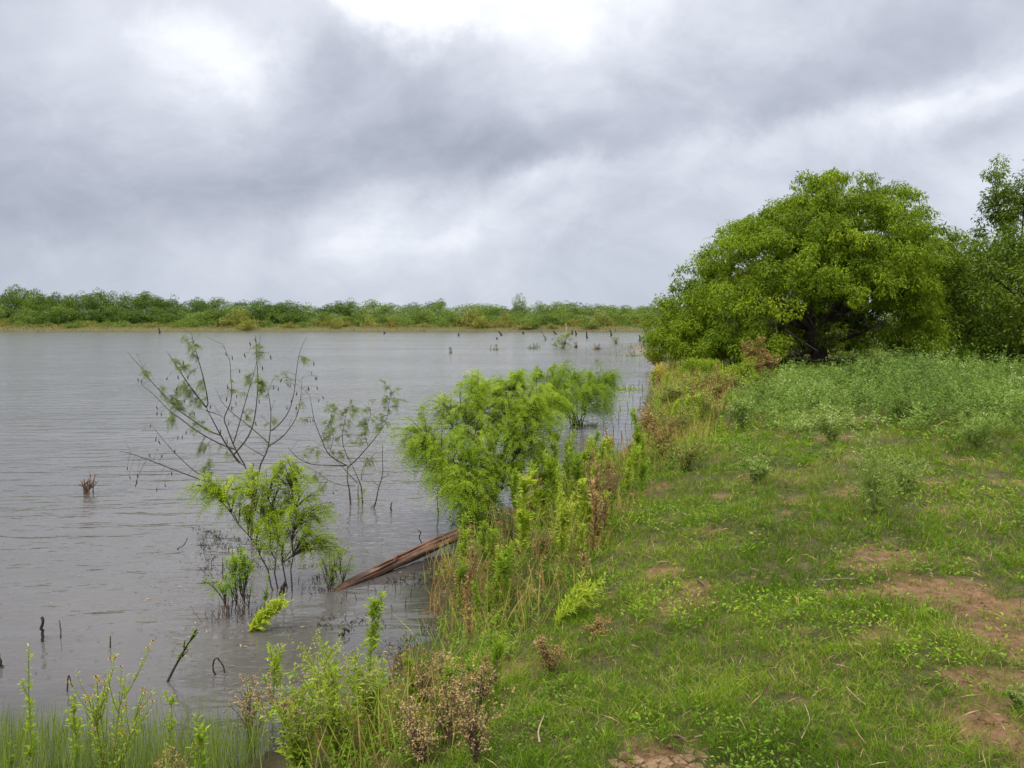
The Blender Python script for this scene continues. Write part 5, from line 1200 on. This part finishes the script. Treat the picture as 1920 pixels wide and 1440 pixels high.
for i, (a, c) in enumerate(ST2):
    h_ = 10 + 14 * ((i * 29) % 10) / 10; lx = ((i * 41) % 9 - 4)
    stick('drowned_twig', 'thin dark drowned twig in the shallows around the log', [(a, c), (a + lx * .4, c - h_ * .6), (a + lx, c - h_)], .004, .002, seed=540 + i, group='drowned twigs around the log')
# old posts and snags far out
FP = [((1024, 638), (1018, 624), (1007, 615), 'leaning pale forked snag far out, left of the twiggy water shrub', 'greybark'), ((941, 629), (938, 625), (934, 621), 'short leaning dark post far out, left of centre right', 'wetwood'), ((981, 626), (981, 624), (980, 622), 'tiny dark post top near the far waterline', 'wetwood'), ((1043, 627), (1040, 624), (1037, 620), 'small leaning post just left of the twiggy water shrub', 'wetwood'),
      ((1073, 627), (1073, 624), (1072, 619), 'first of the two close posts right of the twiggy water shrub', 'wetwood'), ((1080, 629), (1080, 625), (1078, 620), 'second of the two close posts right of the twiggy water shrub', 'wetwood'), ((1101, 634), (1100, 628), (1099, 622), 'taller straight post between the twiggy shrub and the big tree', 'wetwood'), ((1146, 630), (1146, 625), (1144, 618), 'dark post standing before the far yellow green bush', 'wetwood'),
      ((1201, 640), (1199, 634), (1200, 629), 'bent dark post in the water near the left tip of the big tree', 'wetwood'), ((932, 636), (932, 635), (931, 633), 'small dark knob of wood floating far out', 'wetwood'), ((300, 625), (299, 620), (298, 614), 'lone dark leaning post at the left part of the far shore', 'wetwood'), ((721, 626), (721, 624), (720, 622), 'tiny dark post at the far waterline near the middle', 'wetwood'),
      ((860, 630), (860, 628), (860, 625), 'short post top in the far water right of the middle', 'wetwood'), ((1062, 620), (1062, 614), (1061, 606), 'bleached pale upright snag behind the twiggy water shrub', 'palewood')]
for i, (a, c, d_, lab, mt) in enumerate(FP):
    k_ = ground(*a)[1] / FPX
    stick('water_post', lab, [a, c, d_], 2.0 * k_, 1.0 * k_, mt, 'post', 600 + i, 'old posts and snags far out in the lake')
# dark specks: coots or knobs are drawn as low rounded clods of drifting weed
leafy_shrub('twiggy_water_shrub', 'thin twiggy pale shrub standing in the far water left of the big tree', (1055, 653), [(1050, 640, 12, 13, 0), (1064, 636, 10, 16, .4), (1040, 648, 10, 6, 0)], M['grey_leaf'], 91, 12, 60, 150, (.3, .6), 5, .14, .05, .5, 1, .5, .03)
leafy_shrub('small_water_shrub', 'small twiggy tuft in the far water between the twiggy shrub and the big tree', (1155, 644), [(1154, 638, 8, 6, 0)], M['grey_leaf'], 92, 8, 24, 50, (.25, .5), 5, .12, .04, .5, 1, .6, .025)
def mat_of_weed(label, px, py, wpx, n, seed, mat='grey_leaf', tint=.3, up=.5):
    rng = np.random.default_rng(seed); b0 = ground(px, py); w = wpx * b0[1] / FPX; k_ = b0[1] / 40
    x = rng.normal(0, .3, n) * w; y = rng.normal(0, .35, n) * w * .7
    b = Buf(); b.add(*leaves(np.stack([x, y, np.zeros(n)], 1), np.stack([rng.normal(0, 1, n), rng.normal(0, 1, n), rng.uniform(.1, up * 2, n)], 1), .22 * k_ * rng.uniform(.4, 1.2, n), .035 * k_, .1, np.clip(tint + rng.normal(0, .2, n), 0, 1), .5, rng))
    t = thing('weed_patch', label, 'weed patch', b0, 0, 'low drowned weed patches far out')
    part('foliage', b.mesh('foliage', M[mat]), t, True)
    for q in range(5):
        s_ = np.array([rng.normal(0, .3) * w, rng.normal(0, .3) * w, -.05]); b = Buf()
        b.add(*tubes(np.array([s_, s_ + (0.02, 0, .15 * k_), s_ + (rng.normal(0, .1), 0, .3 * k_)])[None], np.array([[.014, .012, .008]]) * k_, 4)); part('stem', b.mesh('stem', M['deadtwig']), t)
    return t
mat_of_weed('low tan drowned weed patch reaching from the big tree into the far water', 1215, 653, 60, 160, 701, 'straw', .6)
mat_of_weed('thin green floating weed line in the water below the tan patch', 1188, 667, 44, 90, 702, tint=.4, up=.2)
mat_of_weed('small dark weed patch left of the twiggy water shrub', 1000, 654, 22, 50, 703)
mat_of_weed('flat weed line furthest left of the drowned patches', 930, 656, 18, 40, 704, up=.2)
mat_of_weed('dark weed knob right of the twiggy water shrub', 1080, 652, 6, 30, 705, 'straw', .1)
mat_of_weed('small dark weed patch midway between the twiggy shrub and the big tree', 1118, 655, 12, 40, 706, 'straw', .15)
mat_of_weed('tiny dark weed tuft on the open water near the middle', 845, 662, 4, 14, 707, 'straw', .1)
mat_of_weed('yellow green weed patch in the water beside the darker shrub', 1172, 730, 50, 170, 708, 'weed', .7)
mat_of_weed('pale weed patch in the water under the darker shrub', 1105, 800, 60, 150, 709, 'grey_leaf', .55)
mat_of_weed('brownish weed tuft at the inlet waterline below the rusty clumps', 1205, 805, 24, 120, 710, 'straw', .3)
# specks, petals and leaves drifting near the bank
rng = np.random.default_rng(41); n = 420
px = np.concatenate([rng.uniform(250, 520, 200), rng.uniform(0, 860, 220)]); py = np.concatenate([rng.uniform(1030, 1240, 200), rng.uniform(1000, 1300, 220)])
xy = np.array([on_water(a, c) for a, c in zip(px, py)]); k = sdist(xy[:, 0], xy[:, 1]) < -.05; xy = xy[k]; n = len(xy)
an = rng.uniform(0, 6.28, n)
b = Buf(); b.add(*leaves(np.column_stack([xy, np.full(n, .006)]), np.column_stack([np.cos(an), np.sin(an) * .5, np.full(n, .06)]), rng.uniform(.012, .06, n), rng.uniform(.005, .014, n), .06, np.where(rng.random(n) < .16, 1.0, rng.uniform(.0, .35, n)), .1, rng))
setting('floating_leaf_litter', b.mesh('floating_leaf_litter', M['straw']), 'stuff')
# sticks lying on the meadow
def ground_stick(label, a, c, r, mat, seed, lift=.02):
    p0, p1 = ground(*a), ground(*c); rng = np.random.default_rng(seed); q_ = (p0 + p1) / 2
    P_ = resample([p0 - q_ + (0, 0, lift), rng.normal(0, .01, 3) + (0, 0, lift + .01), p1 - q_ + (0, 0, lift)], 8)
    b = Buf(); b.add(*tubes(P_[None], (np.linspace(1, .5, 8) * r)[None], 6)); return single('dry_stick', b.mesh('dry_stick', M[mat], True), label, 'stick', q_)
ground_stick('thick dark stick lying on the cracked mud at the bottom', (1252, 1388), (1292, 1402), .010, 'deadtwig', 1)
ground_stick('short pale straw beside the dark stick on the mud', (1302, 1391), (1324, 1385), .005, 'palewood', 2)
ground_stick('tan dry stem standing nearly upright in the lower grass', (1502, 1410), (1508, 1342), .004, 'palewood', 3, .06)
ground_stick('tan dry stem slanting in the grass left of the upright one', (1380, 1362), (1398, 1384), .004, 'palewood', 4, .04)
ground_stick('pale straw lying across the grass at the upper end of the bare soil', (1540, 1098), (1605, 1094), .004, 'palewood', 5, .04)
ground_stick('pale straw lying at the lower middle right', (1586, 1306), (1622, 1340), .004, 'palewood', 6, .05)
ground_stick('brown stick in the small bare hollow left of the meadow middle', (1308, 1092), (1328, 1112), .010, 'deadtwig', 7)
ground_stick('long tan dead stem rising from the grass at bottom centre', (1012, 1425), (1020, 1370), .006, 'palewood', 8, .08)
bpy.context.view_layer.update()
